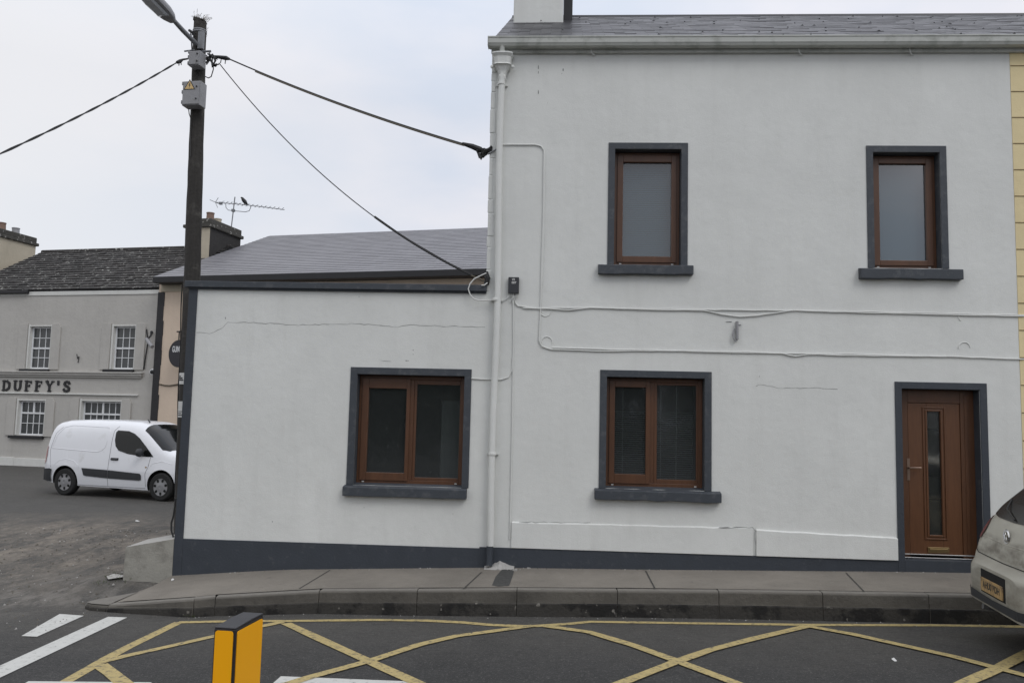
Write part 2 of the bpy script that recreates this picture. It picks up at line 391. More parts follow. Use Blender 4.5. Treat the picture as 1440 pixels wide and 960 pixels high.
# ------------------------------------------------------------------ the lie of the land
ZW = [(-4.75, .07), (-4.66, .076), (-3.32, .189), (-.787, .298), (1.05, .334), (4.04, .408), (5., .425), (14, .60)]     # footpath along the wall
def sm(a, b, x): x = max(0, min(1, (x-a)/(b-a))); return x*x*(3-2*x)
KP = []      # kerb front top edge
for px, py, dz in ((152, 850, None), (272.7, 842, .035), (380, 831, .035), (526, 830, .03), (651, 829, .03), (778, 829, .03), (905, 830, .03), (1035, 831.5, .03), (1162, 833.5, .03), (1363, 837, .03)):
    z = -.02
    if dz is not None:
        z = .2
        for _ in range(6): p = onZ(px, py, z); z = lerp(ZW, p.x)-dz
    p = onZ(px, py, z); KP.append((p.x, p.y, p.z))
KP.append((9.0, KP[-1][1]-.02, .47)); KP.append((16., KP[-1][1], .60))
KY = [(a, b) for a, b, c in KP]; KZ = [(a, c) for a, b, c in KP]
def G(x, y):
    xr = max(-7, min(16, x)); zr = .0+.021*xr if xr < 6 else .126+.015*(xr-6)
    ky = lerp(KY, x)
    zr += .03*max(0, min(8, ky-y))
    zy = .03
    t = sm(-.8, 4.5, y)
    zr += .17*math.exp(-((x+5.45)/.7)**2-((y-.2)/.7)**2)
    return zr*(1-t)+zy*t - .035*sm(14, 24, y)
def axis_lines(lo, hi, step, ends):
    a = []; x = lo
    while x < hi-1e-6: a.append(round(x, 4)); x += step
    return sorted(set([-e for e in ends if -e < lo]+a+[hi]+[e for e in ends if e > hi]))
GX = axis_lines(-30, 20, .5, [24, 32, 45, 70, 120, 250, 600]); GY = axis_lines(-18, 34, .5, [24, 32, 45, 70, 120, 250, 600])
def sheet(name, mat, xs, ys, dz, test=None):
    b = MB(); idx = {}
    for i, x in enumerate(xs):
        for j, y in enumerate(ys): idx[i, j] = len(b.v); b.v.append((x, y, G(x, y)+dz))
    for i in range(len(xs)-1):
        for j in range(len(ys)-1):
            if test and not test((xs[i]+xs[i+1])/2, (ys[j]+ys[j+1])/2): continue
            b.f.append((idx[i, j], idx[i+1, j], idx[i+1, j+1], idx[i, j+1])); b.m.append(0); b.c.append(1.)
    o = b.build(name, mat, smooth=True, recalc=False); tag(o, kind='structure'); return o
GROUND = sheet('ground', M['yard'], GX, GY, 0)
ROAD = sheet('road', M['asphalt'], [x for x in GX if -30 <= x <= 20], [y for y in GY if -18 <= y <= 0], .004, lambda x, y: y < -1 or x < -99)
def onG(px, py, dz=.009):
    z = 0.
    for _ in range(25): p = onZ(px, py, z); z = G(p.x, p.y)+dz
    return Vector((p.x, p.y, z))

# ---- road markings
def paint(name, mat, lines, quads=()):
    b = MB()
    for pts, wdt in lines:
        P = [onG(*p) for p in pts]
        if pts[-1][1] >= 957 and len(pts) > 2:      # carries on towards the opposite kerb
            d_ = (P[-1]-P[-2]).normalized()*1.6; P.append(P[-1]+d_)
        # resample finely so the strip lies on the road
        Q = [P[0]]
        for a, c in zip(P, P[1:]):
            n = max(1, int((c-a).length/.25))
            for k in range(1, n+1): Q.append(a.lerp(c, k/n))
        Lf = []; Rt = []
        for i, p in enumerate(Q):
            d = Q[min(i+1, len(Q)-1)]-Q[max(i-1, 0)]; nrm = Vector((-d.y, d.x, 0)).normalized()*wdt/2*rnd.uniform(.93, 1.07)
            for s, Lst in ((1, Lf), (-1, Rt)):
                q = p+nrm*s; Lst.append((q.x, q.y, G(q.x, q.y)+.009+.0012*len(b.v)/2000))
        n = len(Q); b.add(Lf+Rt, [(i, i+1, n+i+1, n+i) for i in range(n-1)])
    for qd in quads:
        b.add([onG(*p, .010) for p in qd], [tuple(range(len(qd)))])
    # lift every strip by its own hair so crossings never share a plane
    o = b.build(name, mat, ROAD, recalc=False)
    me = o.data
    for p in me.polygons:
        if p.normal.z < 0: p.flip()
    return o
ylines = [
    ([(92, 958), (150, 925), (180, 909), (252, 874)], .105),
    ([(250, 874.5), (320, 873), (400, 872.5), (526, 871), (600, 872), (650, 874.5), (690, 878), (745, 880), (800, 876.5), (830, 873.5), (957, 875.5), (1137, 878), (1316, 878.5), (1440, 880.5)], .10),
    ([(397, 874), (303, 893.5), (230, 910), (175, 922), (140, 931)], .10),
    ([(140, 934), (158, 947), (176, 962)], .12),
    ([(402, 876), (452, 899), (520, 930), (600, 966)], .11),
    ([(750, 879.5), (642, 894), (590, 906), (520, 929), (435, 952), (410, 960)], .105),
    ([(767, 880), (828, 888.5), (890, 907), (954, 930), (1036, 961), (1060, 972)], .11),
    ([(1139, 879.5), (1060, 898), (998, 914), (952, 930), (875, 960), (850, 970)], .105),
    ([(1139, 881), (1200, 892), (1265, 906.5), (1340, 923), (1404, 940), (1470, 957)], .105),
    ([(1450, 916), (1404, 940), (1358, 960), (1330, 974)], .12)]
for i, (pts, wd) in enumerate(ylines):
    o = paint('yellow_line', M['yline'], [(pts, wd)]); o.location.z = .0009*i
o = paint('white_line', M['ywhite'], [], [[(30, 893.5), (52, 894.5), (118, 865), (84, 862.5)]])
o = paint('white_line', M['ywhite'], [], [[(-60, 981), (-2, 953), (179, 867.5), (152, 866.5), (-60, 962)]])
o = paint('white_line', M['ywhite'], [], [[(-10, 985), (250, 985), (212, 958.5), (40, 957)]])
o = paint('white_line', M['ywhite'], [], [[(355, 985), (700, 990), (583, 957.5), (395, 950)]])

# ---- footpath and kerb
cuts = [KP[0][0], KP[1][0]]
xx = -3.62
while xx < 12: cuts.append(xx); xx += 1.07
cuts = sorted(set(cuts))
cuts = [c for i, c in enumerate(cuts) if i == 0 or c-cuts[i-1] >= .2]
KY, KZ = [(c, lerp(KY, c)) for c in cuts], [(c, lerp(KZ, c)) for c in cuts]
b = MB(); xs = [-5.0+.25*i for i in range(84)]
left_back = onZ(198, 815, .0); corner = onZ(119.6, 847, -.03)
for i, x in enumerate(xs):
    pass
def path_point(x, t):       # t 0 wall .. 1 kerb back edge
    y1 = lerp(KY, x)+.115; z1 = lerp(KZ, x)+.006; z0 = lerp(ZW, x); y0 = .06
    return (x, y0+(y1-y0)*t, z0+(z1-z0)*t)
x0p = KP[0][0]
xs = sorted([x0p+(-4.72-x0p)*k/4 for k in range(4)]+[-4.72+.3*k for k in range(70)]+[k for k in cuts[1:] if k < 15])
for x in xs:
    if x < -4.721:    # tapering tongue left of the building corner
        f = (x-x0p)/(-4.72-x0p); yb = left_back.y+(-.02-left_back.y)*f if False else (corner.y+.55)+(.02-(corner.y+.55))*f
        y1 = lerp(KY, x)+.125; z1 = lerp(KZ, x)+.004
        for k in range(5): b.v.append((x, yb+(y1-yb)*k/4, (.03*f)+(z1-.03*f)*k/4 - .01*(1-f)))
    else:
        for k in range(5): b.v.append(path_point(x, k/4))
for i in range(len(xs)-1):
    for k in range(4): b.f.append((i*5+k, i*5+k+1, (i+1)*5+k+1, (i+1)*5+k)); b.m.append(0); b.c.append(1.)
def strip(b, p, q, wd, mi):
    p = Vector(p); q = Vector(q); d = (q-p); n = Vector((-d.y, d.x, 0)).normalized()*wd/2
    b.add([p+n, q+n, q-n, p-n], [(0, 1, 2, 3)], mi)
def onpath(px, py, dz=.004):
    z = .3
    for _ in range(20):
        p = onZ(px, py, z); t = max(0, min(1, (.06-p.y)/(.06-lerp(KY, p.x)-.125))); z = lerp(ZW, p.x)*(1-t)+(lerp(KZ, p.x)+.004)*t+dz
    return p
for a, c in (((464, 801), (421, 827)), ((677, 804), (652, 827)), ((908, 802), (921, 827)), ((1190, 805), (1215, 831))):
    strip(b, onpath(*a), onpath(*c), .018, 1)
o = PATH = b.build('footpath', [M['path'], M['joint']], recalc=False, smooth=False); tag(o, kind='structure')
for p in o.data.polygons:
    if p.normal.z < 0: p.flip()
# kerb stones
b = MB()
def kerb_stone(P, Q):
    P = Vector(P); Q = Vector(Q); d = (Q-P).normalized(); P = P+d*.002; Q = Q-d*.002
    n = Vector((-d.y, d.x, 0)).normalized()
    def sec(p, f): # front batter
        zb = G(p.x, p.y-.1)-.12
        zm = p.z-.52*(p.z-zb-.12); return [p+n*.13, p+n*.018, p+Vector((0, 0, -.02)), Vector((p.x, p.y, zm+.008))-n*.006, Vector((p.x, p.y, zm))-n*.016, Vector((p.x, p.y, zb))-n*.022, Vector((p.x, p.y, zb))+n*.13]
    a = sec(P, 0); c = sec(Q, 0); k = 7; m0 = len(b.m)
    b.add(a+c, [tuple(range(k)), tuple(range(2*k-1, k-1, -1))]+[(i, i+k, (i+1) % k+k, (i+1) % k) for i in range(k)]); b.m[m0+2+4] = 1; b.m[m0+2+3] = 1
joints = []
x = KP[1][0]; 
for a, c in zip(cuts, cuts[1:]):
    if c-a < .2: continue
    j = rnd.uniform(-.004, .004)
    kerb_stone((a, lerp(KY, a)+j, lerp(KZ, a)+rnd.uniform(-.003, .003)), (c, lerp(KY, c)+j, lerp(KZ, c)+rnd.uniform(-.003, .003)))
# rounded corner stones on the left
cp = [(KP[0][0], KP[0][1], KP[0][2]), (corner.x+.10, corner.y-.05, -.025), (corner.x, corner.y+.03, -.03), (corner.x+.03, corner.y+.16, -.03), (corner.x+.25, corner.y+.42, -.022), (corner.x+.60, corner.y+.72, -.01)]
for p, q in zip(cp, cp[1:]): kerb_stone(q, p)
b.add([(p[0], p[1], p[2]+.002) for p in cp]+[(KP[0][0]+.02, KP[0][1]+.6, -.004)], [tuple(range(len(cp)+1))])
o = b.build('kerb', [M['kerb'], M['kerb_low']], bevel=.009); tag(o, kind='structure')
# dark repair patch in the footpath below the downpipe
b = MB(); q = [onpath(*p, .005) for p in ((706, 800), (723, 799), (722, 806), (716, 823), (700, 824), (692, 822), (697, 810))]
b.add(q, [tuple(range(7))]); o = b.build('footpath_patch', pm('patch', (.05, .05, .047), .9, .4, 12, .01, 30), PATH, recalc=False)

# ------------------------------------------------------------------ building pieces
def holed_wall(b, x0, x1, z0, z1, holes, y=0., rev=.2, mi=0, rmi=0, zt=None):
    xs = sorted({x0, x1, *[h[0] for h in holes], *[h[1] for h in holes]}); zs = sorted({z0, z1, *[h[2] for h in holes], *[h[3] for h in holes]})
    for a, c in zip(xs, xs[1:]):
        for d, e in zip(zs, zs[1:]):
            cx, cz = (a+c)/2, (d+e)/2
            if any(h[0] < cx < h[1] and h[2] < cz < h[3] for h in holes): continue
            b.add([(a, y, d), (c, y, d), (c, y, e), (a, y, e)], [(0, 1, 2, 3)], mi)
    for h in holes:
        a, c, d, e = h
        b.add([(a, y, d), (a, y+rev, d), (a, y+rev, e), (a, y, e)], [(0, 1, 2, 3)], rmi)
        b.add([(c, y+rev, d), (c, y, d), (c, y, e), (c, y+rev, e)], [(0, 1, 2, 3)], rmi)
        b.add([(a, y, e), (a, y+rev, e), (c, y+rev, e), (c, y, e)], [(0, 1, 2, 3)], rmi)
        b.add([(a, y+rev, d), (a, y, d), (c, y, d), (c, y+rev, d)], [(0, 1, 2, 3)], rmi)
def frame_ring(b, x0, x1, z0, z1, w, y0, y1, mi=0, wb=None, wt=None):
    wb = wb or w; wt = wt or w
    b.box(x0, x0+w, y0, y1, z0, z1, mi); b.box(x1-w, x1, y0, y1, z0, z1, mi)
    b.box(x0+w, x1-w, y0, y1, z0, z0+wb, mi); b.box(x0+w, x1-w, y0, y1, z1-wt, z1, mi)
def surround(parent, x0, x1, z0, z1, wd, name='window_surround', tb=0):
    b = MB(); y0, y1 = -.012, .002
    b.box(x0-wd, x0, y0, y1, z0+tb, z1+wd); b.box(x1, x1+wd, y0, y1, z0+tb, z1+wd); b.box(x0, x1, y0, y1, z1, z1+wd)
    # painted reveal, 3 mm proud inside the opening
    b.box(x0, x0+.003, y1, .2, z0, z1); b.box(x1-.003, x1, y1, .2, z0, z1); b.box(x0+.003, x1-.003, y1, .2, z1-.003, z1)
    return b.build(name, M['slate_paint'], parent, bevel=.003)
def sill(parent, x0, x1, zt, h, proj=.085, jit=.006):
    b = MB(); n = 10
    for i in range(n):      # slightly uneven painted concrete
        a = x0+(x1-x0)*i/n; c = x0+(x1-x0)*(i+1)/n
    vs = []; 
    for i in range(n+1):
        x = x0+(x1-x0)*i/n; j = rnd.uniform(-jit, jit) if 0 < i < n else 0; k = rnd.uniform(-jit, jit)*.6
        vs += [(x, -proj+k, zt-h+j), (x, -proj+k, zt-.012+j*.5), (x, .17, zt+.034), (x, .17, zt-h)]
    fs = [(0, 1, 2, 3), (4*n+3, 4*n+2, 4*n+1, 4*n)]
    for i in range(n):
        for k in range(4): fs.append((4*i+k, 4*i+4+k, 4*i+4+(k+1) % 4, 4*i+(k+1) % 4))
    b.add(vs, fs); return b.build('sill', M['slate_paint'], parent, bevel=.008)
def window(parent, x0, x1, z0, z1, panes, y=.13, label=None, glass='glass'):
    # panes: (gx0,gx1,gz0,gz1,has_sash)
    b = MB(); frame_ring(b, x0+.004, x1-.004, z0+.015, z1-.004, .05, y, y+.06)
    for a, c in zip(panes, panes[1:]):
        mx0 = (a[1]+c[0])/2; b.box(mx0-.03, mx0+.03, y+.002, y+.058, z0+.065, z1-.054)
    wn = b.build('window', M['wood'], parent, bevel=.005)
    if label: wn['label'] = label
    for k, (a, c, d, e, sash) in enumerate(panes):
        lx0 = x0+.054 if k == 0 else (panes[k-1][1]+a)/2+.03; lx1 = x1-.054 if k == len(panes)-1 else (c+panes[k+1][0])/2-.03
        lz0, lz1 = z0+.065, z1-.054
        s = MB()
        yo = -.016 if sash else .012
        for (bx0, bx1, bz0, bz1) in ((lx0-.012*sash, a, lz0-.012*sash, lz1+.012*sash), (c, lx1+.012*sash, lz0-.012*sash, lz1+.012*sash), (a, c, lz0-.012*sash, d), (a, c, e, lz1+.012*sash)):
            if bx1-bx0 > .003 and bz1-bz0 > .003: s.box(bx0, bx1, y+yo, y+.045+yo*.2, bz0, bz1)
        sf = s.build('sash', M['wood'], wn, bevel=.004)
        g = MB(); g.add([(a-.004, y+.026, d-.004), (c+.004, y+.026, d-.004), (c+.004, y+.026, e+.004), (a-.004, y+.026, e+.004)], [(0, 1, 2, 3)])
        g.build('pane', M[glass], wn)
    h = MB()
    for hx in (x0+.09, x1-.09):     # drainage caps
        h.box(hx-.014, hx+.014, y-.004, y+.001, z0+.03, z0+.042)
    build_each(h, 'drain_cap', M['offwhite'], wn)
    return wn
def wpx(px, py, y=.16): p = onY(px, py, y); return p.x, p.z
def slates(b, Wd, Ln, org, U, V, Nn, w, rows, th=.012, mi=0, seed=1, var=.25, jit=.004, slip=0):
    r = random.Random(seed); h = Ln/rows; nc = int(Wd/w)+1
    org = Vector(org); U = Vector(U).normalized(); V = Vector(V).normalized(); Nn = Vector(Nn).normalized()
    for j in range(rows):
        off = (j % 2)*.5*w
        for i in range(-1, nc+1):
            a = max(0, i*w-off+.002); c = min(Wd, (i+1)*w-off-.002)
            if c-a < .02: continue
            t0 = j*h+r.uniform(-jit, jit)-(r.uniform(.01, .03) if r.random() < slip else 0); t1 = min(Ln, (j+1)*h+.02)
            l = th*(1+(r.uniform(-.3, .5) if jit else 0)); sh = 1+r.uniform(-var, var)
            P = lambda u, v, n: org+U*u+V*v+Nn*n
            b.add([P(a, t0, l), P(c, t0, l+r.uniform(-.002, .003)), P(c, t1, .003), P(a, t1, .003), P(a, t0, 0), P(c, t0, 0)], [(0, 1, 2, 3), (4, 5, 1, 0)], mi, sh)
def roof_slab(b, Wd, Ln, org, U, V, Nn, t=.1, mi=0):
    org = Vector(org); U = Vector(U).normalized(); V = Vector(V).normalized(); Nn = Vector(Nn).normalized()
    P = lambda u, v, n: org+U*u+V*v+Nn*n
    b.add([P(0, 0, -t), P(Wd, 0, -t), P(Wd, Ln, -t), P(0, Ln, -t), P(0, 0, 0), P(Wd, 0, 0), P(Wd, Ln, 0), P(0, Ln, 0)],
          [(0, 3, 2, 1), (4, 5, 6, 7), (0, 1, 5, 4), (1, 2, 6, 5), (2, 3, 7, 6), (3, 0, 4, 7)], mi)
def wall_line(b, pts, wd=.006, y=-.001, mi=0, jit=.006, seed=3, taper=True):    # hairline crack / ridge lying on the wall
    r = random.Random(seed); Q = []
    for a, c in zip(pts, pts[1:]):
        n = max(2, int(math.dist(a, c)/.05))
        for k in range(n): Q.append((a[0]+(c[0]-a[0])*k/n, a[1]+(c[1]-a[1])*k/n+r.uniform(-jit, jit)))
    Q.append(pts[-1]); n = len(Q)
    ws = [wd*(r.uniform(.35, 1.2) if taper else 1) for _ in Q]
    vs = [(p[0], y, p[1]+w_/2) for p, w_ in zip(Q, ws)]+[(p[0], y, p[1]-w_/2) for p, w_ in zip(Q, ws)]
    b.add(vs, [(i, i+1, n+i+1, n+i) for i in range(n-1)], mi)
def P0(*l): return [(onY(px, py).x, onY(px, py).z) for px, py in l]

# ================================================================== the two-storey house
HX0, HX1, HT = -.93, 5.485, 6.80
house = empty('town_house', (2.3, 0, .35), 'pale grey two-storey house with dark window surrounds and brown front door', 'house')
class Shift:    # children are written in world coordinates; the empty's offset is undone here
    pass
def adopt(root):
    inv = Matrix.Translation(-root.location) if root.rotation_euler.z == 0 else root.matrix_basis.inverted()
    for c in root.children: c.matrix_parent_inverse = inv
UL = (.648, 1.475, 4.02, 5.49); UR = (3.812, 4.612, 4.02, 5.465); LR = (.582, 1.768, 1.28, 2.63); DO = (4.102, 5.008, .43, 2.56)
b = MB(); holed_wall(b, HX0, HX1, -.4, HT, [UL, UR, LR, DO])
BK = 8.2; RZ = onY(1040, 23, BK/2).z; RISE = RZ-HT-.05; HT2 = HT+RISE-.05
b.add([(HX0, 0, -.4), (HX0, 0, HT), (HX0, BK/2, HT2), (HX0, BK, HT), (HX0, BK, -.4)], [(0, 1, 2, 3, 4)])
b.add([(HX1, 0, -.4), (HX1, 0, HT), (HX1, BK/2, HT2), (HX1, BK, HT), (HX1, BK, -.4)], [(4, 3, 2, 1, 0)])
b.add([(HX0, BK, -.4), (HX1, BK, -.4), (HX1, BK, HT), (HX0, BK, HT)], [(0, 1, 2, 3)])
b.add([(HX0, .01, HT-.1), (HX1, .01, HT-.1), (HX1, BK, HT-.1), (HX0, BK, HT-.1)], [(0, 1, 2, 3)])
b.add([(HX0+.01, 2.8, -.4), (HX1-.01, 2.8, -.4), (HX1-.01, 2.8, HT-.11), (HX0+.01, 2.8, HT-.11)], [(0, 1, 2, 3)], 1)
b.add([(HX0+.01, .02, 3.3), (HX1-.01, .02, 3.3), (HX1-.01, 2.79, 3.3), (HX0+.01, 2.79, 3.3)], [(0, 1, 2, 3)], 1)
wallb = b
# roof
pitch = math.atan2(RISE, BK/2+.06)
V = Vector((0, math.cos(pitch), math.sin(pitch))); Nn = Vector((0, -math.sin(pitch), math.cos(pitch)))
eo = Vector((HX0-.03, -.06, HT+.05))
b = MB(); roof_slab(b, 13.2, (BK/2+.06)/math.cos(pitch), eo, (1, 0, 0), V, Nn, .08, 1)
slates(b, 13.2, (BK/2+.06)/math.cos(pitch), eo, (1, 0, 0), V, Nn, .30, 20, .0065, 0, 5, .24, .006, .05)
V2 = Vector((0, -math.cos(pitch), math.sin(pitch))); N2 = Vector((0, math.sin(pitch), math.cos(pitch)))
roof_slab(b, 13.2, (BK/2+.06)/math.cos(pitch), (HX0-.03, BK+.06, HT+.05), (1, 0, 0), V2, N2, .08, 1)
rl = eo+V*((BK/2+.06)/math.cos(pitch))
b.tube([(rl.x, rl.y, rl.z-.02), (rl.x+13.2, rl.y, rl.z-.02)], .05, 8, 0)
for k in range(0): b.lathe([(.008, 0), (.014, .005), (.012, .02), (.004, .026)], (rl.x+.3+k*.43, rl.y-.02, rl.z+.058), 'z', 8, 0)
# nail heads / slate hooks and moss specks
rr = random.Random(8)
for k in range(150):
    u = rr.random()**.7*13.; v = rr.random()*4.2; p = eo+Vector((u, 0, 0))+V*v+Nn*.018; s_ = rr.uniform(.012, .035)
    b.add([p+Vector((math.cos(a)*s_, math.sin(a)*s_*.8, .012+math.sin(a)*s_*.4)) for a in (0, 1.3, 2.5, 3.8, 5.1)]+[p+Nn*.03], [(0, 1, 5), (1, 2, 5), (2, 3, 5), (3, 4, 5), (4, 0, 5)], 1)
b.build('roof', [M['slate_dark'], M['tar']], house, recalc=False)
# eaves: fascia with gutter
g = MB(); gy = -.17
x0g = onY(686.5, 58, gy).x
zt = onY(900, 50.5, gy).z; zb = onY(900, 63, gy).z
prof = [(gy+.01, zb+.02), (gy, zb+.035), (gy-.004, zt-.02), (gy-.012, zt-.016), (gy-.012, zt), (gy+.004, zt), (gy+.006, zt-.01), (gy+.012, zb+.04), (gy+.03, zb+.012), (gy+.10, zb+.006), (gy+.105, zt-.01), (gy+.118, zt-.01), (gy+.12, zb), (gy+.02, zb)]
g.prism(prof, x0g, x0g+13.4, 'x'); g.box(x0g-.006, x0g, gy-.014, gy+.122, zb-.004, zt+.003)
gut = g.build('gutter', M['gutter'], house, bevel=.002)
f = MB(); zf = onY(900, 74, -.05).z
f.box(HX0-.01, 12.3, -.046, -.001, zf, HT+.06); f.build('fascia', M['gutter'], house, bevel=.003)
for k, px in enumerate((831, 1123, 1279)):
    p = onY(px, 74.5, -.045); s_ = MB(); s_.tube([(p.x, -.05, p.z+.06), (p.x+.005, -.052, p.z+.005), (p.x+.03, -.04, p.z-.02), (p.x+.05, -.01, p.z-.015)], .009, 6); s_.build('gutter_bracket', M['white_trim'], gut)
# chimney: pale front stack, low dark band, tall dark box behind its right edge
c0 = onY(722, 26, 2.9); c1 = onY(792, 26, 2.9)
b = MB(); b.box(c0.x, c1.x, 2.9, 4.1, 7.9, 10.6)
ch = b.build('chimney', M['wall'], house, bevel=.02)
b = MB(); b.box(c0.x-.015, c1.x-.03, 2.86, 3.1, 8.22, 8.49); b.box(c1.x+.005, c1.x+.155, 3.3, 4.1, 7.9, 10.6); b.build('flashing_and_dark_box', M['tar'], ch, bevel=.01)
b = MB(); b.box(c0.x-.06, c1.x+.2, 2.84, 4.16, 10.6, 10.75); b.build('cap', M['conc'], ch, bevel=.02)
for q in (3.2, 3.75):
    b = MB(); b.lathe([(.14, 0), (.12, .1), (.11, .5), (.13, .52), (.13, .56), (.09, .56), (.09, .3)], ((c0.x+c1.x)/2, q, 10.75), 'z', 16); b.build('chimney_pot', M['pot'], ch, smooth=True)
# plinth, proud lower render, door step
PT = .54
b = MB(); b.box(-.93, 4.022, -.01, .001, -.3, PT-.004); b.box(4.022, 4.1, -.013, .001, -.3, 2.64); b.box(5.01, 5.092, -.013, .001, -.3, 2.64); b.box(4.1, 5.01, -.013, .001, 2.56, 2.64)
b.box(5.092, HX1, -.01, .001, -.3, PT-.01)
b.box(4.1, 5.01, -.016, .2, -.3, .545)
b.box(4.1, 4.104, .001, .22, .545, 2.56); b.box(5.003, 5.01, .001, .22, .545, 2.56); b.box(4.103, 5.007, .001, .22, 2.557, 2.56)
b.build('plinth', M['plinth_paint'], house, bevel=.003)
def proud(x0, x1, za, zb_, d):
    b = MB(); n = max(4, int((x1-x0)/.12)); r = random.Random(int(x0*100)+7); vs = []
    for i in range(n+1):
        x = x0+(x1-x0)*i/n; z = za+(zb_-za)*i/n+r.uniform(-.004, .004); dd = d+r.uniform(-.003, .003)
        vs += [(x, -dd, PT-.003), (x, -dd, z-.012), (x, .001, z), (x, .001, PT-.003)]
    fs = [(0, 1, 2, 3), (4*n+3, 4*n+2, 4*n+1, 4*n)]
    for i in range(n):
        for k in range(4): fs.append((4*i+k, 4*i+4+k, 4*i+4+(k+1) % 4, 4*i+(k+1) % 4))
    b.add(vs, fs); return b.build('render_band', M['wall'], house, bevel=.003)
proud(-.545, 2.335, .85, .862, .022); proud(2.375, 4.018, .846, .803, .028)
# cracks and scars in the render
b = wallb
wall_line(b, P0((1063, 543), (1068, 541), (1100, 546), (1150, 545), (1178, 547)), .006, seed=5, mi=2)
wall_line(b, P0((1062, 742), (1061, 755), (1063, 766), (1062, 781)), .02, y=-.003, seed=6, jit=.003, mi=2)
wall_line(b, P0((730, 733), (800, 734), (830, 734)), .008, y=-.024, seed=9, mi=2)
wall_line(b, P0((1010, 741), (1058, 741), (1062, 746)), .012, y=-.026, seed=10, mi=2)
wall_line(b, P0((760, 437), (762, 440)), .01, seed=12, mi=2)
for px, py, s_ in ((757, 95, .03), (757, 102, .02), (757, 130, .03), (792, 99, .025), (790, 104, .012), (1272, 495, .008), (1068, 529, .012), (1272, 508, .006), (1029, 497, .008), (770, 145, .008), (832, 75, .01)):
    p = onY(px, py); q = random.Random(px); n = 7
    b.add([(p.x+math.cos(a)*s_*.35*q.uniform(.4, 1.1), -.0015, p.z+math.sin(a)*s_*q.uniform(.4, 1.2)) for a in [k*2*math.pi/n for k in range(n)]], [tuple(range(n))], 2)
nsm = len(b.f)
# shallow round scars where lamps once sat
for px, py, a0, a1 in ((769, 481, -.3, 3.3), (767, 437, 3.4, 6.6), (1356, 489, .1, 3.3), (1356, 445, 2.9, 4.0)):
    c = onY(px, py); r_ = .068; pts = [(c.x+r_*math.cos(a0+(a1-a0)*k/14), -.003, c.z+r_*math.sin(a0+(a1-a0)*k/14)) for k in range(15)]; b.tube(pts, .006, 6)
b.build('wall', [M['wall'], M['room'], M['crack']], house, recalc=False)
# rough stones of the bare left corner
b = MB(); z = 3.66; r = random.Random(4)
while z < HT-.1:
    h = r.uniform(.10, .34); w_ = r.uniform(.04, .085); o_ = r.uniform(.002, .010)
    b.box(HX0-r.uniform(0, .010), HX0+w_, -o_, .02, z+.002, min(z+h, HT-.02)-.002); z += h
qo = b.build('corner_stones', M['wall'], house, bevel=.018, seg=3)
# windows
surround(house, *UL, .08); surround(house, *UR, .08); surround(house, *LR, .082)
s_ul = P0((841, 372), (974, 375)); sill(house, s_ul[0][0], s_ul[1][0], 4.018, .125)
sill(house, 3.617, 4.826, 4.012, .135); sill(house, .448, 1.955, 1.275, .125, .09, .008)
def panes(*q):
    o = []
    for x0, x1, y0, y1, s in q:
        a = wpx(x0, (y0+y1)/2); c = wpx(x1, (y0+y1)/2); o.append((a[0], c[0], wpx((x0+x1)/2, y1)[1], wpx((x0+x1)/2, y0)[1], s))
    return o
wUL = window(house, *UL, panes((875.5, 943.5, 229.5, 361.5, 1)), label='tall single window with closed pale blind on the left of the upper floor')
wUR = window(house, *UR, panes((1235, 1301, 231.5, 367, 1)), label='tall single window with plain grey blind above the door')
wLR = window(house, *LR, panes((864, 907.5, 544.5, 666, 1), (923.5, 978.5, 542, 674, 0)), label='two-pane brown window with venetian blinds beside the downpipe')
def blind(win, a, c, z0, z1, y, pitch_, depth, mat, tilt=0., name='blind'):
    b = MB(); z = z0
    while z < z1:
        dy = math.cos(tilt)*depth/2; dz = math.sin(tilt)*depth/2
        b.add([(a, y-dy, z-dz), (c, y-dy, z-dz), (c, y, z+.002), (a, y, z+.002), (c, y+dy, z+dz), (a, y+dy, z+dz)], [(0, 1, 2, 3), (3, 2, 4, 5)]); z += pitch_
    b.build(name, mat, win)
blind(wUL, UL[0]+.02, UL[1]-.02, 4.03, 5.48, .235, .028, .03, M['blind'], R(66))
b = MB(); b.box(UR[0]-.05, UR[1]+.05, .24, .243, 3.9, 5.55); b.build('blind', M['blind'], wUR)
blind(wLR, LR[0]+.02, LR[1]-.02, 1.30, 2.22, .24, .026, .026, M['slat'], R(18))
b = MB(); b.tube([(1.27, .245, 1.3), (1.27, .245, 2.6)], .003, 6); b.tube([(1.46, .238, 1.3), (1.462, .236, 2.55)], .004, 6); b.tube([(.8, .245, 1.3), (.8, .245, 2.6)], .003, 6); build_each(b, 'blind_cord', M['slat'], wLR)
b = MB()
b.box(LR[1]-.10, LR[1]-.03, .22, .235, 1.3, 2.6); b.box(LR[0]+.03, LR[0]+.10, .28, .29, 1.3, 2.45); build_each(b, 'curtain', M['curtain'], wLR)
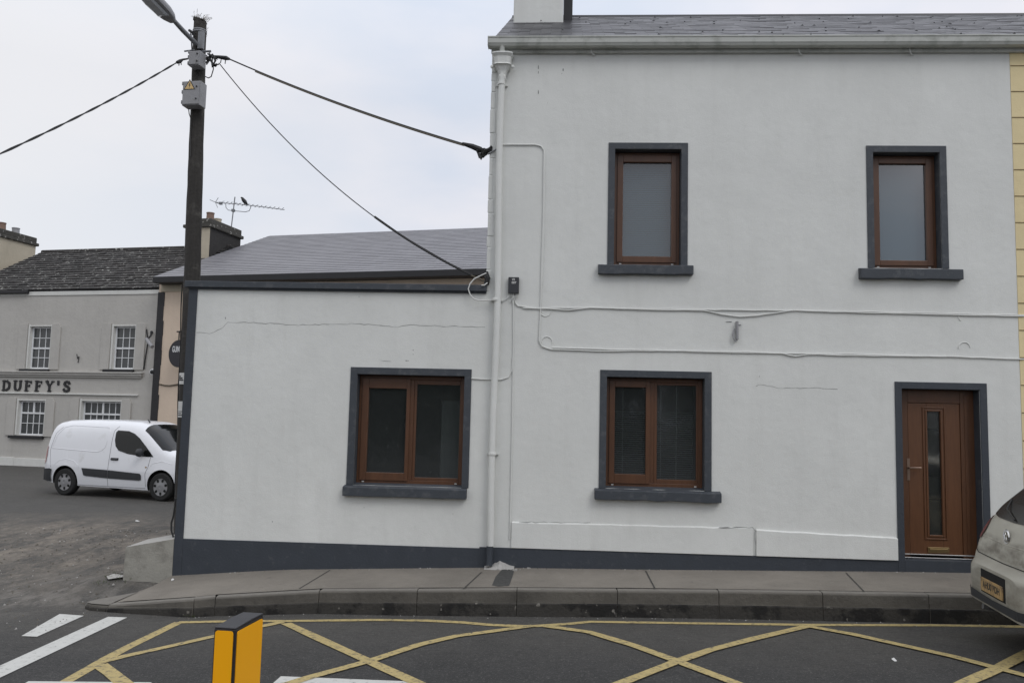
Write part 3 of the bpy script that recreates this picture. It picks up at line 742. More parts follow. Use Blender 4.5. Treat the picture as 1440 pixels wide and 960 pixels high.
# something pale on the windowsill inside
# front door
dx0, dz0, dz1 = 4.105, .548, 2.556
b = MB(); dy = .14
lx0 = onY(1278.5, 670, dy).x; lx1 = onY(1352, 670, dy).x; lz1 = onY(1310, 567, dy).z; lz0 = dz0+.045
b.box(dx0, lx0-.004, dy, dy+.07, dz0, dz1); b.box(lx1+.004, 5.005, dy, dy+.07, dz0, dz1); b.box(lx0-.004, lx1+.004, dy, dy+.07, lz1+.004, dz1)
b.box(lx1+.05, 4.93, dy-.008, dy, dz0+.06, dz1-.06)
door = b.build('door', M['wood'], house, bevel=.005)
gl0 = onY(1305.5, 665, dy).x; gl1 = onY(1324.5, 665, dy).x; gz1 = onY(1312, 578, dy).z; gz0 = onY(1317, 752, dy).z
b = MB(); y0, y1 = dy+.008, dy+.055
b.box(lx0, gl0, y0, y1, lz0, lz1); b.box(gl1, lx1, y0, y1, lz0, lz1); b.box(gl0, gl1, y0, y1, lz0, gz0); b.box(gl0, gl1, y0, y1, gz1, lz1)
frame_ring(b, gl0-.055, gl1+.055, gz0-.055, gz1+.05, .016, y0-.012, y0); frame_ring(b, gl0-.022, gl1+.022, gz0-.022, gz1+.02, .022, y0-.010, y0)
b.build('leaf', M['door_wood'], door, bevel=.004)
b = MB(); b.add([(gl0, dy+.03, gz0), (gl1, dy+.03, gz0), (gl1, dy+.03, gz1), (gl0, dy+.03, gz1)], [(0, 1, 2, 3)]); b.build('glass_strip', M['glass'], door)
b = MB()
for k in range(4): b.box(gl0-.02, gl1+.02, dy+.10, dy+.11, gz0+k*.42, gz0+k*.42+(.40, .26, .40, .40)[k])
b.build('inner_curtain', pm('brown_curtain', (.13, .115, .095), .8, .3, 6), door)
l0 = onY(1305, 772.5, dy); l1 = onY(1335, 772.5, dy)
b = MB(); b.box(l0.x, l1.x, y0-.012, y0, l0.z-.032, l0.z+.032); b.box(l0.x+.02, l1.x-.02, y0-.018, y0-.012, l0.z-.018, l0.z+.016); b.build('letterbox', M['gold'], door, bevel=.004)
h0 = onY(1275, 657, dy)
b = MB(); b.box(h0.x+.02-.016, h0.x+.02+.016, y0-.014, y0-.002, h0.z-.15, h0.z+.11); b.tube([(h0.x+.02, y0-.01, h0.z), (h0.x+.02, y0-.055, h0.z), (h0.x+.05, y0-.06, h0.z), (h0.x+.15, y0-.058, h0.z+.003)], .010, 8); b.build('handle', pm('bronze_handle', (.24, .17, .13), .4, .1, 9, metal=.7), door, smooth=True)
b = MB(); b.box(4.11, 4.99, dy-.03, dy-.001, dz0+.002, dz0+.014); b.box(4.11, 4.99, dy-.02, dy-.001, dz0+.04, dz0+.052); b.build('threshold', M['alu'], door, bevel=.003)
# downpipe with hopper head
px_ = lambda z: -.805
pipe = MB()
ztop = onY(706, 100, -.09).z; zs = [ztop-(ztop-.56)*k/24 for k in range(25)]
pipe.tube([(-.79-.012*math.sin(k*.4), -.075, z) for k, z in enumerate(zs)], .040, 12)
dp = pipe.build('downpipe', M['wall'], house, smooth=True)
b = MB(); b.tube([(-.797, -.075, .559), (-.797, -.075, .40), (-.80, -.085, .33)], .0405, 12); b.build('pipe_foot', M['plinth_paint'], dp, smooth=True)
hp = onY(707, 74, -.09)
b = MB(); cx = hp.x
def hop(z, hw, d): return [(cx-hw, -.02, z), (cx+hw, -.02, z), (cx+hw*.95, -.02-d, z), (cx+hw*.5, -.03-d*1.12, z), (cx-hw*.5, -.03-d*1.12, z), (cx-hw*.95, -.02-d, z)]
ztp = onY(707, 75, -.12).z
lev = [(ztp, .135, .14), (ztp-.015, .14, .145), (ztp-.05, .115, .12), (ztp-.135, .105, .11), (ztp-.15, .12, .125), (ztp-.165, .10, .10), (ztp-.22, .06, .08), (ztp-.27, .045, .07), (ztp-.29, .05, .075), (ztp-.33, .045, .07)]
vs = [q for l_ in lev for q in hop(*l_)]; fs = [(0, 1, 2, 3, 4, 5), tuple(range(len(vs)-1, len(vs)-7, -1))]
for i in range(len(lev)-1):
    for k in range(6): fs.append((i*6+k, i*6+(k+1) % 6, i*6+6+(k+1) % 6, i*6+6+k))
b.add(vs, fs)
for s_ in (-1, 1): b.lathe([(.004, -.02), (.022, -.015), (.022, .015), (.004, .02)], (cx+s_*.13, -.09, ztp-.165), 'y', 12)
b.build('hopper', M['wall'], dp, bevel=.006)
b = MB(); b.tube([(cx-.005, -.10, ztp-.01), (cx-.005, -.11, ztp+.06), (cx-.005, -.13, ztp+.13)], .035, 12); b.build('outlet', M['gutter'], dp, smooth=True)
for py in (118, 421, 638):
    p = onY(702 if py < 200 else 697, py, -.075); b = MB(); b.box(-.87, -.72, -.028, -.002, p.z-.012, p.z+.012); b.lathe([(.043, -.018), (.048, -.014), (.048, .014), (.043, .018)], (-.798, -.075, p.z), 'z', 14); b.build('clamp', M['wall'], dp, bevel=.002)
adopt(house)
# ================================================================== the single-storey extension
EX0 = -4.715
ext = empty('single_storey_annexe', (-2.8, 0, .1), 'low pale grey building with flat dark coping beside the tall house', 'building')
LLo = (-2.512, -1.168, 1.235, 2.60)
b = MB(); holed_wall(b, EX0, HX0, -.5, 3.66, [LLo])
b.add([(EX0, 0, -.5), (EX0, 6, -.5), (EX0, 6, 3.66), (EX0, 0, 3.66)], [(3, 2, 1, 0)]); b.add([(EX0, 6, -.5), (HX0, 6, -.5), (HX0, 6, 3.66), (EX0, 6, 3.66)], [(0, 1, 2, 3)])
b.add([(EX0+.05, .05, 3.5), (HX0, .05, 3.5), (HX0, 6, 3.5), (EX0+.05, 6, 3.5)], [(0, 1, 2, 3)], 2)
b.add([(EX0+.01, 2.5, -.4), (HX0-.01, 2.5, -.4), (HX0-.01, 2.5, 3.5), (EX0+.01, 2.5, 3.5)], [(0, 1, 2, 3)], 1)
extb = b
b = MB(); b.box(EX0-.006, EX0+.105, -.013, .001, -.4, 3.655); b.box(EX0+.105, HX0, -.011, .001, -.4, PT-.02)
b.build('plinth', M['plinth_paint'], ext, bevel=.003)
b = MB(); b.box(EX0-.05, HX0+.01, -.06, .24, 3.655, 3.735); b.box(EX0-.01, HX0+.006, -.03, -.001, 3.632, 3.655); b.box(EX0-.05, HX0+.01, 5.8, 6.04, 3.655, 3.735); b.box(EX0-.05, EX0+.22, .24, 5.8, 3.655, 3.735)  # thin lower strip is the shadow line under the coping, built in dark paint
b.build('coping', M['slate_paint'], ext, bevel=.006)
surround(ext, *LLo, .085); sill(ext, -2.622, -1.10, 1.23, .125, .085, .003)
wLL = window(ext, *LLo, panes((517.5, 571, 546, 664, 1), (585, 646, 541, 671.5, 0)), label='two-pane brown window with pale-specked dark glass', glass='glass_spots')
b = MB()
b.box(-1.50, -1.22, .42, .44, 1.3, 2.3); b.box(-1.45, -1.30, .60, .62, 1.3, 2.0)
build_each(b, 'curtain', M['curtain'], wLL)
b = extb
wall_line(b, P0((276, 467), (295, 469), (312, 462), (320, 453), (345, 453), (420, 457), (500, 455), (560, 460), (572, 457), (640, 459), (682, 460)), .007, seed=21, jit=.007, mi=3)
wall_line(b, P0((535, 507), (550, 508)), .005, seed=22, jit=.002, mi=3)
wall_line(b, P0((570, 507), (575, 507)), .01, seed=23, jit=.002, mi=3)
wall_line(b, P0((345, 566), (344, 576)), .006, seed=24, jit=.001, mi=3)
for px, py, s_ in ((317, 447, .016), (581, 492, .012), (581, 498, .01), (572, 507, .01), (383, 733, .012), (512, 713, .01), (382, 545, .006), (637, 722, .008), (505, 417, .009)):
    p = onY(px, py); q = random.Random(px); n = 7
    b.add([(p.x+math.cos(a)*s_*.5*q.uniform(.5, 1.1), -.0015, p.z+math.sin(a)*s_*q.uniform(.5, 1.1)) for a in [k*2*math.pi/n for k in range(n)]], [tuple(range(n))], 3)
b.build('wall', [M['wall'], M['room'], M['tar'], M['crack']], ext, recalc=False)
adopt(ext)

# ================================================================== the yellow neighbour
yh = empty('yellow_house', (8.9, 0, .4), 'pale yellow house with block lines adjoining the tall grey house', 'house')
YX0, YX1 = 5.487, 12.2
b = MB(); b.box(YX0, YX1, -.004, 8.2, -.4, 6.79); b.build('wall', M['yellow_wall'], yh)
b = MB(); zz = 6.564-.328*19
zlist = [6.564-.328*k for k in range(19)]
for k, z in enumerate(zlist):
    b.box(YX0+.002, YX1, -.0075, -.0035, z-.006, z+.006)
    for q in range(12):
        xx = YX0+.35+q*.6+(k % 2)*.3
        if xx < YX1: b.box(xx-.005, xx+.005, -.0072, -.0035, z+.007, z+.32)
b.build('block_lines', pm('line_groove', (.20, .15, .07), .9, .2, 8), yh)
b = MB(); b.box(YX1, YX1+.3, 0, 8.2, -.4, 6.79); b.build('end_pier', M['yellow_wall'], yh)
for wx in (7.2, 9.8):
    for wz in (1.3, 4.1):
        b = MB(); frame_ring(b, wx, wx+1, wz, wz+1.4, .08, -.02, -.0045); f_ = b.build('window', M['white_pvc'], yh, bevel=.004)
        b = MB(); b.add([(wx+.08, -.012, wz+.08), (wx+.92, -.012, wz+.08), (wx+.92, -.012, wz+1.32), (wx+.08, -.012, wz+1.32)], [(0, 1, 2, 3)]); b.build('pane', M['vglass'], f_)
adopt(yh)

# ================================================================== things fixed to the front wall
def wob(pts, y=-.014, n=.06, amp=.004, seed=1):
    r = random.Random(seed); Q = []
    for a, c in zip(pts, pts[1:]):
        k = max(2, int(math.dist(a, c)/n))
        for i in range(k): Q.append((a[0]+(c[0]-a[0])*i/k, y, a[1]+(c[1]-a[1])*i/k+r.uniform(-amp, amp)*.5))
    Q.append((pts[-1][0], y, pts[-1][1])); return Q
def cable_on_wall(name, runs, label, r=.0085, mat='wall', amp=.006):
    b = MB()
    for i, (pts, y) in enumerate(runs): b.tube(wob(P0(*pts), y, .12, amp, 3+i), r, 6)
    o = b.build(name, M[mat], smooth=True); return tag(o, label, 'cable')
cable_on_wall('wall_cable', [([(724, 425), (728, 430), (745, 433), (760, 434), (790, 433), (830, 433), (880, 434), (990, 435.5), (1120, 437), (1200, 438), (1300, 440), (1440, 443.5)], -.012),
                             ([(735, 433), (770, 434), (800, 436), (830, 433), (900, 435), (990, 437), (1015, 442), (1040, 445.5), (1065, 444), (1090, 440), (1115, 436.5), (1200, 439.5), (1350, 443), (1440, 444.5)], -.013)],
              'long painted cable pair running level under the upper windows')
cable_on_wall('wall_cable', [([(706, 204), (752, 204), (761, 206), (765, 212), (764, 300), (762, 360), (760, 440), (758, 478), (762, 487), (775, 491.5), (850, 494), (930, 493), (1000, 495), (1100, 497), (1200, 498), (1350, 502), (1440, 505)], -.012),
                             ([(766, 215), (765, 300), (763, 370), (762, 400)], -.011),
                             ([(776, 489), (860, 491.5), (950, 493), (1050, 495), (1100, 497), (1118, 501), (1135, 498), (1200, 500), (1345, 501.5)], -.013)],
              'painted cable dropping from the downpipe then running level above the lower window')
cable_on_wall('wall_cable', [([(722, 420), (722, 480), (720, 620), (717, 757)], -.013), ([(721, 500), (720, 520), (715, 530), (704, 534), (690, 533.5), (663, 532)], -.011)],
              'thin upright cable from the small black box down to the plinth', .0075)
cable_on_wall('wall_clip', [([(860, 281-1), (862, 283)], -.01)], 'x') if False else None
# small black telecom box
b = MB(); p0 = onY(715, 389.5, -.05); p1 = onY(729.5, 412.5, -.05)
jb = empty('junction_box', ((p0.x+p1.x)/2, 0, p1.z), 'small black wall box marked VS 007 beside the downpipe', 'junction box')
b.box(p0.x, p1.x, -.055, -.004, p1.z, p0.z); b.build('case', M['charcoal'], jb, bevel=.006)
text_mesh('VS', .034, 'lettering', M['sign_white'], jb, Matrix.Translation(((p0.x+p1.x)/2-.004, -.0565, p0.z-.032))@FACE, .0006, offset=.0012)
text_mesh('007', .038, 'lettering', M['sign_white'], jb, Matrix.Translation(((p0.x+p1.x)/2+.004, -.0565, p0.z-.071))@FACE, .0006, offset=.0014)
b = MB(); cxx = (p0.x+p1.x)/2
for dx, tx, tz in ((-.04, -.14, -.10), (-.02, .03, -.12), (0, -.01, -.13), (.03, -.05, -.11), (.045, .02, -.07)):
    b.tube([(cxx+dx, -.03, p1.z+.005), (cxx+dx*1.1, -.03, p1.z-.025), (cxx+dx*.3+tx*.5, -.022, p1.z-.06), (cxx+tx, -.015, p1.z+tz)], .006, 6)
b.tube([(cxx-.14, -.015, p1.z-.10), (cxx-.25, -.015, p1.z-.09), (-.80, -.017, p1.z-.085)], .006, 6)
b.build('wires', M['white_trim'], jb, smooth=True)
adopt(jb)
# empty sign bracket
c = onY(1036, 452); c2 = onY(1033, 481)
b = MB(); b.box(c.x-.014, c.x+.012, -.05, -.003, c2.z+.03, c.z+.0); b.tube([(c.x-.03, -.02, c.z-.09), (c.x-.05, -.03, c.z-.16), (c.x-.045, -.04, c2.z+.04), (c.x-.02, -.04, c2.z+.005), (c.x, -.03, c2.z+.03)], .009, 6)
b.box(c.x-.13, c.x-.06, -.008, .001, c.z-.006, c.z); b.box(c.x+.02, c.x+.05, -.012, .001, c.z-.045, c.z-.035)
o = b.build('wall_bracket', M['greybox'], bevel=.002); tag(o, 'small empty metal bracket on the wall between the two cable runs', 'bracket')
# mortar and rubble at the foot of the downpipe
b = MB(); r = random.Random(3); 
vs = []; n = 13
for i in range(n):
    x = -.86+.36*i/(n-1); h = .02+.07*math.exp(-((x+.67)/.08)**2)*r.uniform(.7, 1.1); zz = lerp(ZW, x); vs += [(x, -.005, zz+h), (x, -.05-.05*r.random(), zz+h*.5), (x, -.13-.03*r.random(), zz-.01)]
b.add(vs, [(3*i+k, 3*i+3+k, 3*i+4+k, 3*i+1+k) for i in range(n-1) for k in range(2)])
for k in range(14):
    x = r.uniform(-.95, -.3); y = r.uniform(-.22, -.03); s_ = r.uniform(.006, .02); zz = lerp(ZW, x)
    b.box(x, x+s_*1.5, y, y+s_, zz-.005, zz+s_*.6)
o = b.build('mortar_heap', M['conc_light'], smooth=False); tag(o, 'broken pale mortar heaped at the foot of the downpipe', 'mortar')

# concrete upstand against the left corner
pts = [onY(172, 771, -.15), onY(247, 756, -.0)]
xa = onY(173, 790, -.10).x; xb = EX0-.008
b = MB()
zA, zB = onY(173, 769, -.1).z, onY(246, 757.5, -.02).z
vs = [(xa, -.10, -.3), (xb, -.02, -.3), (xb, .62, -.3), (xa, .45, -.3), (xa+.01, -.09, zA), (xb, -.012, zB), (xb, .62, zB+.02), (xa+.02, .45, zA+.02)]
b.add(vs, [(0, 1, 5, 4), (1, 2, 6, 5), (2, 3, 7, 6), (3, 0, 4, 7), (0, 3, 2, 1)]); b.add(vs[4:], [(0, 1, 2, 3)], 1)
o = b.build('concrete_block', [pm('rough_concrete', (.30, .29, .255), .93, .2, 6, .006, 40, dirt=((.17, .16, .14), 5, .48, .72)), M['conc_light']], bevel=.012)
tag(o, 'sloping rough concrete block against the street corner of the low building', 'concrete block')
b = MB(); q = [onG(*p, .012) for p in ((150, 810), (160, 806.5), (178, 809), (199, 811), (196, 813), (175, 815), (152, 814.5))]
cq = onG(174, 810.5, .02); b.add([(p.x, p.y, p.z+.004) for p in q]+[tuple(cq)], [(k, (k+1) % 7, 7) for k in range(7)]); o = b.build('concrete_spill', M['conc_light'], GROUND, recalc=False)

# ================================================================== building with new grey tiles behind
def plane_frame(p0, ang):
    d = Vector((math.cos(ang), math.sin(ang), 0)); n = Vector((-math.sin(ang), math.cos(ang), 0))
    def to(px, py, off=0.):     # local (s, z) on the plane offset 'off' towards the back
        rr_ = ray(px, py); t = ((p0+n*off-CAM).dot(n))/rr_.dot(n); q = CAM+rr_*t
        return (q-p0).dot(d), q.z
    return d, n, to
YZ = 0.0
A1 = R(-10.3); dP = onZ(0, 654, YZ); dP.z = 0
d1, n1, D = plane_frame(dP, A1)
# --- the pub
pub = empty('pub', (dP.x, dP.y, 0), 'grey two-storey pub with black DUFFY\'S lettering and mossy dark roof', 'pub', rz=A1)
sR = D(219, 500)[0]; sL = -2.6; zE = D(100, 408.5)[1]
def DW(px0, px1, py0, py1):
    return (D(px0, (py0+py1)/2)[0], D(px1, (py0+py1)/2)[0], D((px0+px1)/2, py1)[1], D((px0+px1)/2, py0)[1])
w1 = DW(41, 70.5, 459, 518.5); w2 = DW(158.5, 189.3, 458.5, 519); w3 = DW(25, 62.3, 563, 612); w4 = DW(113.5, 169, 564, 614.5)
b = MB(); holed_wall(b, sL, sR, -.5, zE, [w1, w2, w3, w4], rev=.18)
b.add([(sR, 0, -.5), (sR, 8, -.5), (sR, 8, zE), (sR, 4, zE+2.3), (sR, 0, zE)], [(0, 1, 2, 3, 4)]); b.add([(sL, 0, -.5), (sL, 8, -.5), (sL, 8, zE), (sL, 4, zE+2.3), (sL, 0, zE)], [(4, 3, 2, 1, 0)])
b.add([(sL, 8, -.5), (sR, 8, -.5), (sR, 8, zE), (sL, 8, zE)], [(0, 1, 2, 3)]); b.add([(sL, .3, -.5), (sR, .3, -.5), (sR, .3, zE), (sL, .3, zE)], [(0, 1, 2, 3)], 1)
b.build('wall', [M['gwall'], M['room']], pub, recalc=False)
rz_ = D(100, 354.5, 3.9)[1]; rise = rz_-zE; ln = math.hypot(3.95, rise); V = Vector((0, 3.95, rise)).normalized(); Nn = Vector((0, -rise, 3.95)).normalized()
b = MB(); roof_slab(b, sR-sL+.2, ln, (sL, -.06, zE+.03), (1, 0, 0), V, Nn, .1, 1); slates(b, sR-sL+.2, ln, (sL, -.06, zE+.03), (1, 0, 0), V, Nn, .30, 17, .03, 0, 9, .45, .012)
V2 = Vector((0, -3.95, rise)).normalized(); N2 = Vector((0, rise, 3.95)).normalized(); roof_slab(b, sR-sL+.2, ln, (sL, 7.9, zE+.03), (1, 0, 0), V2, N2, .1, 1)
b.tube([(sL, 3.9, rz_+.03), (sR+.2, 3.9, rz_+.03)], .09, 8, 0)
b.build('roof', [M['old_tile'], M['tar']], pub, recalc=False)
b = MB(); b.box(sL, sR, -.03, -.002, D(100, 415)[1], zE+.01); b.build('fascia_board', M['offwhite'], pub, bevel=.004)
b = MB(); g1 = D(43, 405)[0]; b.box(sL, g1, -.14, -.031, zE-.10, zE+.02); b.build('gutter', M['tar'], pub, bevel=.02)
b = MB(); zc = D(100, 642.5)[1]; xx = sL; r = random.Random(2)
while xx < sR: b.box(xx, min(sR, xx+1.6), -.05, -.001, -.3, .30+r.uniform(-.01, .01)); xx += 1.61
b.build('plinth', M['offwhite'], pub, bevel=.01)
def gwin(wn, cols, rows, split, arch=.07, y=.1, shutters=True, lab=None, mull=False):
    a, c, d, e = wn
    b = MB(); frame_ring(b, a+.002, c-.002, d+.002, e-.002, .055, y, y+.06)
    b.box(a+.057, c-.057, y-.004, y+.055, d+(e-d)*split-.03, d+(e-d)*split+.03)
    if mull: b.box((a+c)/2-.035, (a+c)/2+.035, y-.006, y+.05, d+(e-d)*split+.031, e-.058)
    f_ = b.build('window', M['white_pvc'], pub, bevel=.004)
    if lab: f_['label'] = lab
    b = MB(); b.add([(a+.05, y+.03, d+.05), (c-.05, y+.03, d+.05), (c-.05, y+.03, e-.05), (a+.05, y+.03, e-.05)], [(0, 1, 2, 3)]); b.build('pane', M['vglass2'], f_)
    b = MB()
    for i in range(1, cols): x = a+.055+(c-a-.11)*i/cols; b.box(x-.011, x+.011, y+.012, y+.03, d+.055, e-.055)
    for j in range(1, rows):
        z = d+.055+(e-d-.11)*j/rows; b.box(a+.055, c-.055, y+.010, y+.028, z-.011, z+.011)
    b.build('glazing_bars', M['white_pvc'], f_)
    b = MB(); b.box(a-arch, a, -.02, -.001, d, e+arch); b.box(c, c+arch*.4, -.02, -.001, d, e+arch); b.box(a, c, -.02, -.001, e, e+arch*.6); b.box(a, a+.003, -.001, .1, d, e); b.build('architrave', M['offwhite'], pub, bevel=.004)
    b = MB(); b.box(a-.28, c+.05, -.10, -.001, d-.11, d-.01); b.build('sill', M['tar'], pub, bevel=.01)
    if shutters:
        b = MB(); b.prism([(a-.09, d-.02), (a-.09, e+.10), (a-.40, e+.10), (a-.46, e-.03), (a-.46, d-.02)], -.05, -.001, 'y'); b.build('render_shutter', M['gwall'], pub, bevel=.006)
        b = MB()
        b.prism([(c+.05, d-.02), (c+.42, d-.02), (c+.42, e-.03), (c+.34, e+.10), (c+.05, e+.10)], -.05, -.001, 'y')
        b.build('render_shutter', M['gwall'], pub, bevel=.006)
mt, t, bb = new_mat('old_window_glass'); t.links.new(mix(t, noise(t, 3, 4, .6), (.03, .034, .036), (.085, .09, .092)), bb.inputs['Base Color']); bb.inputs['Roughness'].default_value = .12; M['vglass2'] = mt
gwin(w1, 3, 4, .49); gwin(w2, 3, 4, .49); gwin(w3, 4, 3, .64, mull=True); gwin(w4, 6, 3, .64, mull=True)
# fascia sign panel with its mouldings
zt1, zt2, zb2 = D(100, 522.5)[1], D(100, 530)[1], D(100, 553.5)[1]; sE = D(200, 540)[0]
b = MB(); b.box(sL, sE+.05, -.16, -.001, zt1-.05, zt1); b.box(sL, sE+.02, -.12, -.001, zt1-.13, zt1-.055); b.box(sL, sE-.02, -.07, -.001, zt1-.20, zt1-.135)
b.build('cornice', M['gwall'], pub, bevel=.01)
b = MB(); b.box(sL, sE-.12, -.06, -.001, zb2-.03, zb2+.02); b.build('moulding', M['offwhite'], pub, bevel=.006)
# letters with serifs, strokes in a 1-high box
LT = {
 'D': (.78, [[(0.16,0),(0.16,1)], [(0.16,.97),(.45,.95),(.66,.74),(.68,.5),(.66,.26),(.45,.05),(.16,.03)]], [(0,.36,0),(0,.36,1)]),
 'U': (.78, [[(.16,1),(.16,.35),(.24,.10),(.42,.03),(.58,.12),(.66,.35),(.66,1)]], [(0,.36,1),(.52,.80,1)]),
 'F': (.68, [[(.16,0),(.16,1)], [(.16,.96),(.6,.96)], [(.16,.52),(.45,.52)]], [(0,.38,0),(0,.30,1)]),
 'Y': (.80, [[(.12,1),(.40,.48)], [(.68,1),(.40,.48)], [(.40,.5),(.40,0)]], [(0,.30,1),(.54,.82,1),(.24,.58,0)]),
 "'": (.30, [[(.10,1),(.12,.72)]], []),
 'S': (.62, [[(.54,.80),(.46,.94),(.30,.98),(.14,.90),(.10,.74),(.20,.60),(.42,.46),(.54,.32),(.52,.12),(.34,.02),(.16,.05),(.06,.20)]], [])}
def letters(txt, x0, x1, z0, h, y):
    tot = sum(LT[c][0]+.28 for c in txt)-.28; k = (x1-x0)/tot; x = x0; b = MB(); lay = 0
    for c in txt:
        w_, st, sf = LT[c]
        for s_ in st:
            for i, (p, q) in enumerate(zip(s_, s_[1:])):
                P_ = Vector((x+p[0]*k, z0+p[1]*h)); Q_ = Vector((x+q[0]*k, z0+q[1]*h)); d_ = (Q_-P_).normalized()
                tw = .052 if (c in 'DU' and abs(d_.x) > .8) or (c == 'F' and abs(d_.x) > .8) or (c == 'Y' and p[0] > .5) else .085
                e_ = d_*tw*.35; n_ = Vector((-d_.y, d_.x))*tw/2; lay += 1; yy = y-.0004*(lay % 9)
                b.prism([tuple(P_-e_+n_), tuple(Q_+e_+n_), tuple(Q_+e_-n_), tuple(P_-e_-n_)], yy, -.002, 'y')
        for a, e, zz in sf:
            lay += 1; z = z0+zz*h; b.box(x+a*k, x+e*k, y-.0004*(lay % 9)-.004, -.002, z-.018, z+.018)
        if c == 'F': b.box(x+.56*k, x+.64*k, y-.005, -.002, z0+.74*h, z0+h); b.box(x+.42*k, x+.49*k, y-.0055, -.002, z0+.38*h, z0+.66*h)
        x += (w_+.28)*k
    return b
lx0_, lz0_ = D(3, 549.2); lx1_, lz1_ = D(99.5, 535.8)
letters("DUFFY'S", lx0_, lx1_, (lz0_+D(99, 549.5)[1])/2, (lz1_-D(99, 549.5)[1]), -.03).build('lettering', M['sign_black'], pub)
b = MB(); x_, z_ = D(110, 505)
b.tube([(x_-.06, -.02, z_+.18), (x_, -.03, z_+.02), (x_+.05, -.03, z_+.10), (x_+.02, -.02, z_-.12)], .013, 6); b.build('hook', M['tar'], pub)
b = MB()
for pts in ([(207, 463), (209, 480), (203, 519)],):
    b.tube([(D(*p)[0], -.035, D(*p)[1]) for p in pts], .02, 6)
b.build('pipe', M['tar'], pub)
b = MB(); b.tube([(D(222.5, 420)[0], -.05, D(222.5, 420)[1]), (D(221.5, 440)[0]-.0, -.05, 0)], .03, 8); 
# chimneys
cw = D(-12, 350, 2.2)[0]; 
def stack(s0, s1, y0, y1, ztop_, m_front, m_side, pots, label=None):
    b = MB(); b.box(s0, s1, y0, y1, zE+.6, ztop_, 0)
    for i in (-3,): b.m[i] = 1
    c_ = b.build('chimney', [m_front, m_side], pub, bevel=.01)
    b = MB(); b.box(s0-.09, s1+.09, y0-.09, y1+.09, ztop_, ztop_+.13); b.box(s0-.02, s1+.02, y0-.02, y1+.02, ztop_+.13, ztop_+.36); b.build('cap', M['stone_cap'], c_, bevel=.03)
    for s_, y_, hh, mm in pots:
        b = MB(); b.lathe([(.16, 0), (.15, .05), (.14, hh), (.155, hh+.01), (.155, hh+.05), (.11, hh+.05), (.11, hh*.3)], (s_, y_, ztop_+.36), 'z', 16); b.build('chimney_pot', mm, c_, smooth=True)
def Dd(px, py, off): return D(px, py, off)
# left stack: its right-hand side faces the camera
oL = 4.4
sl_, zl_ = Dd(50.5, 347, oL); stack(sl_-1.0, sl_, oL-2.2, oL, zl_+.02, M['cream'], M['cream'], [(sl_-.35, oL-1.45, .28, M['pot']), (sl_-.35, oL-.75, .22, M['greybox'])])
oR = 4.8
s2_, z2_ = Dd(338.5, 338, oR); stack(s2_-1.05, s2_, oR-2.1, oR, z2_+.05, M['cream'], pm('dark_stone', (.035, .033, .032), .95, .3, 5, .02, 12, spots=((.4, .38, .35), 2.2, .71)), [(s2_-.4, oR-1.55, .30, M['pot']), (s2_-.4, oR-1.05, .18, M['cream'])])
# cameras and dish fixed to the pub
sc = empty('security_camera', (0, 0, 0), 'pale tubular security camera beside the pub\'s right upper window', 'security camera')
def WD(px, py, off): s_, z_ = D(px, py, off); q = dP+d1*s_+n1*off; return Vector((q.x, q.y, z_))
a, c = WD(205.5, 476, -.45), WD(214, 487.5, -.65)
sc.location = WD(210, 471, 0)
b = MB(); b.tube([a, a.lerp(c, .1), c], [.04, .065, .065], 10); b.build('housing', M['greybox'], sc, smooth=True)
b = MB(); b.tube([WD(213, 468, -.02), WD(212, 472, -.2), a.lerp(c, .15)], .03, 6); b.lathe([(.05, 0), (.05, .06)], WD(213, 467, -.03), 'y', 10); b.build('bracket', M['tar'], sc)
adopt(sc)
b = MB(); p = WD(217, 523, -.12); b.lathe([(.01, -.16), (.10, -.14), (.12, -.05), (.12, .03), (.05, .05)], p, 'y', 14); b.lathe([(.03, -.19), (.07, -.17), (.07, -.12)], p, 'y', 12, 1)
o = b.build('dome_camera', [M['white_pvc'], M['black']], smooth=True); tag(o, 'small white round camera at the pub\'s right corner', 'security camera')

# --- the peach building with grey tiled roof
A2 = R(-11.6); q = WD(218, 500, -.25); bP = Vector((q.x, q.y, 0))
d2, n2, B_ = plane_frame(bP, A2)
pb = empty('peach_building', (bP.x, bP.y, 0), 'peach building with smooth grey tiled roof rising behind the low annexe', 'building', rz=A2)
zE2 = B_(500, 382.5, -.45)[1]-.17; sR2 = B_(720, 380)[0]+1.0; s0q = 0.0
b = MB(); b.box(0, sR2, 0, 10, -.5, zE2); b.build('wall', M['peach'], pb)
b = MB(); w_ = .30; b.box(-.02, w_*.55, -.02, .001, -.4, zE2-.28)
r = random.Random(5)
z = -.4
while z < zE2-.3: b.box(w_*.55, w_*.55+r.uniform(.0, .04)+.06, -.0215, .001, z, min(z+.5, zE2-.28)); z += .5
b.build('quoin', pm('dark_quoin', (.022, .021, .023), .7, .3, 6, .003, 30), pb)
b = MB(); b.box(w_*.3, .95, -.03, .001, zE2-.27, zE2-.02); b.build('eaves_patch', M['cream'], pb, bevel=.04)
e0 = B_(215.5, 387.5, -.45); e1 = B_(240, 389, -.45)
zr0 = B_(500, 382.5, -.45)[1]
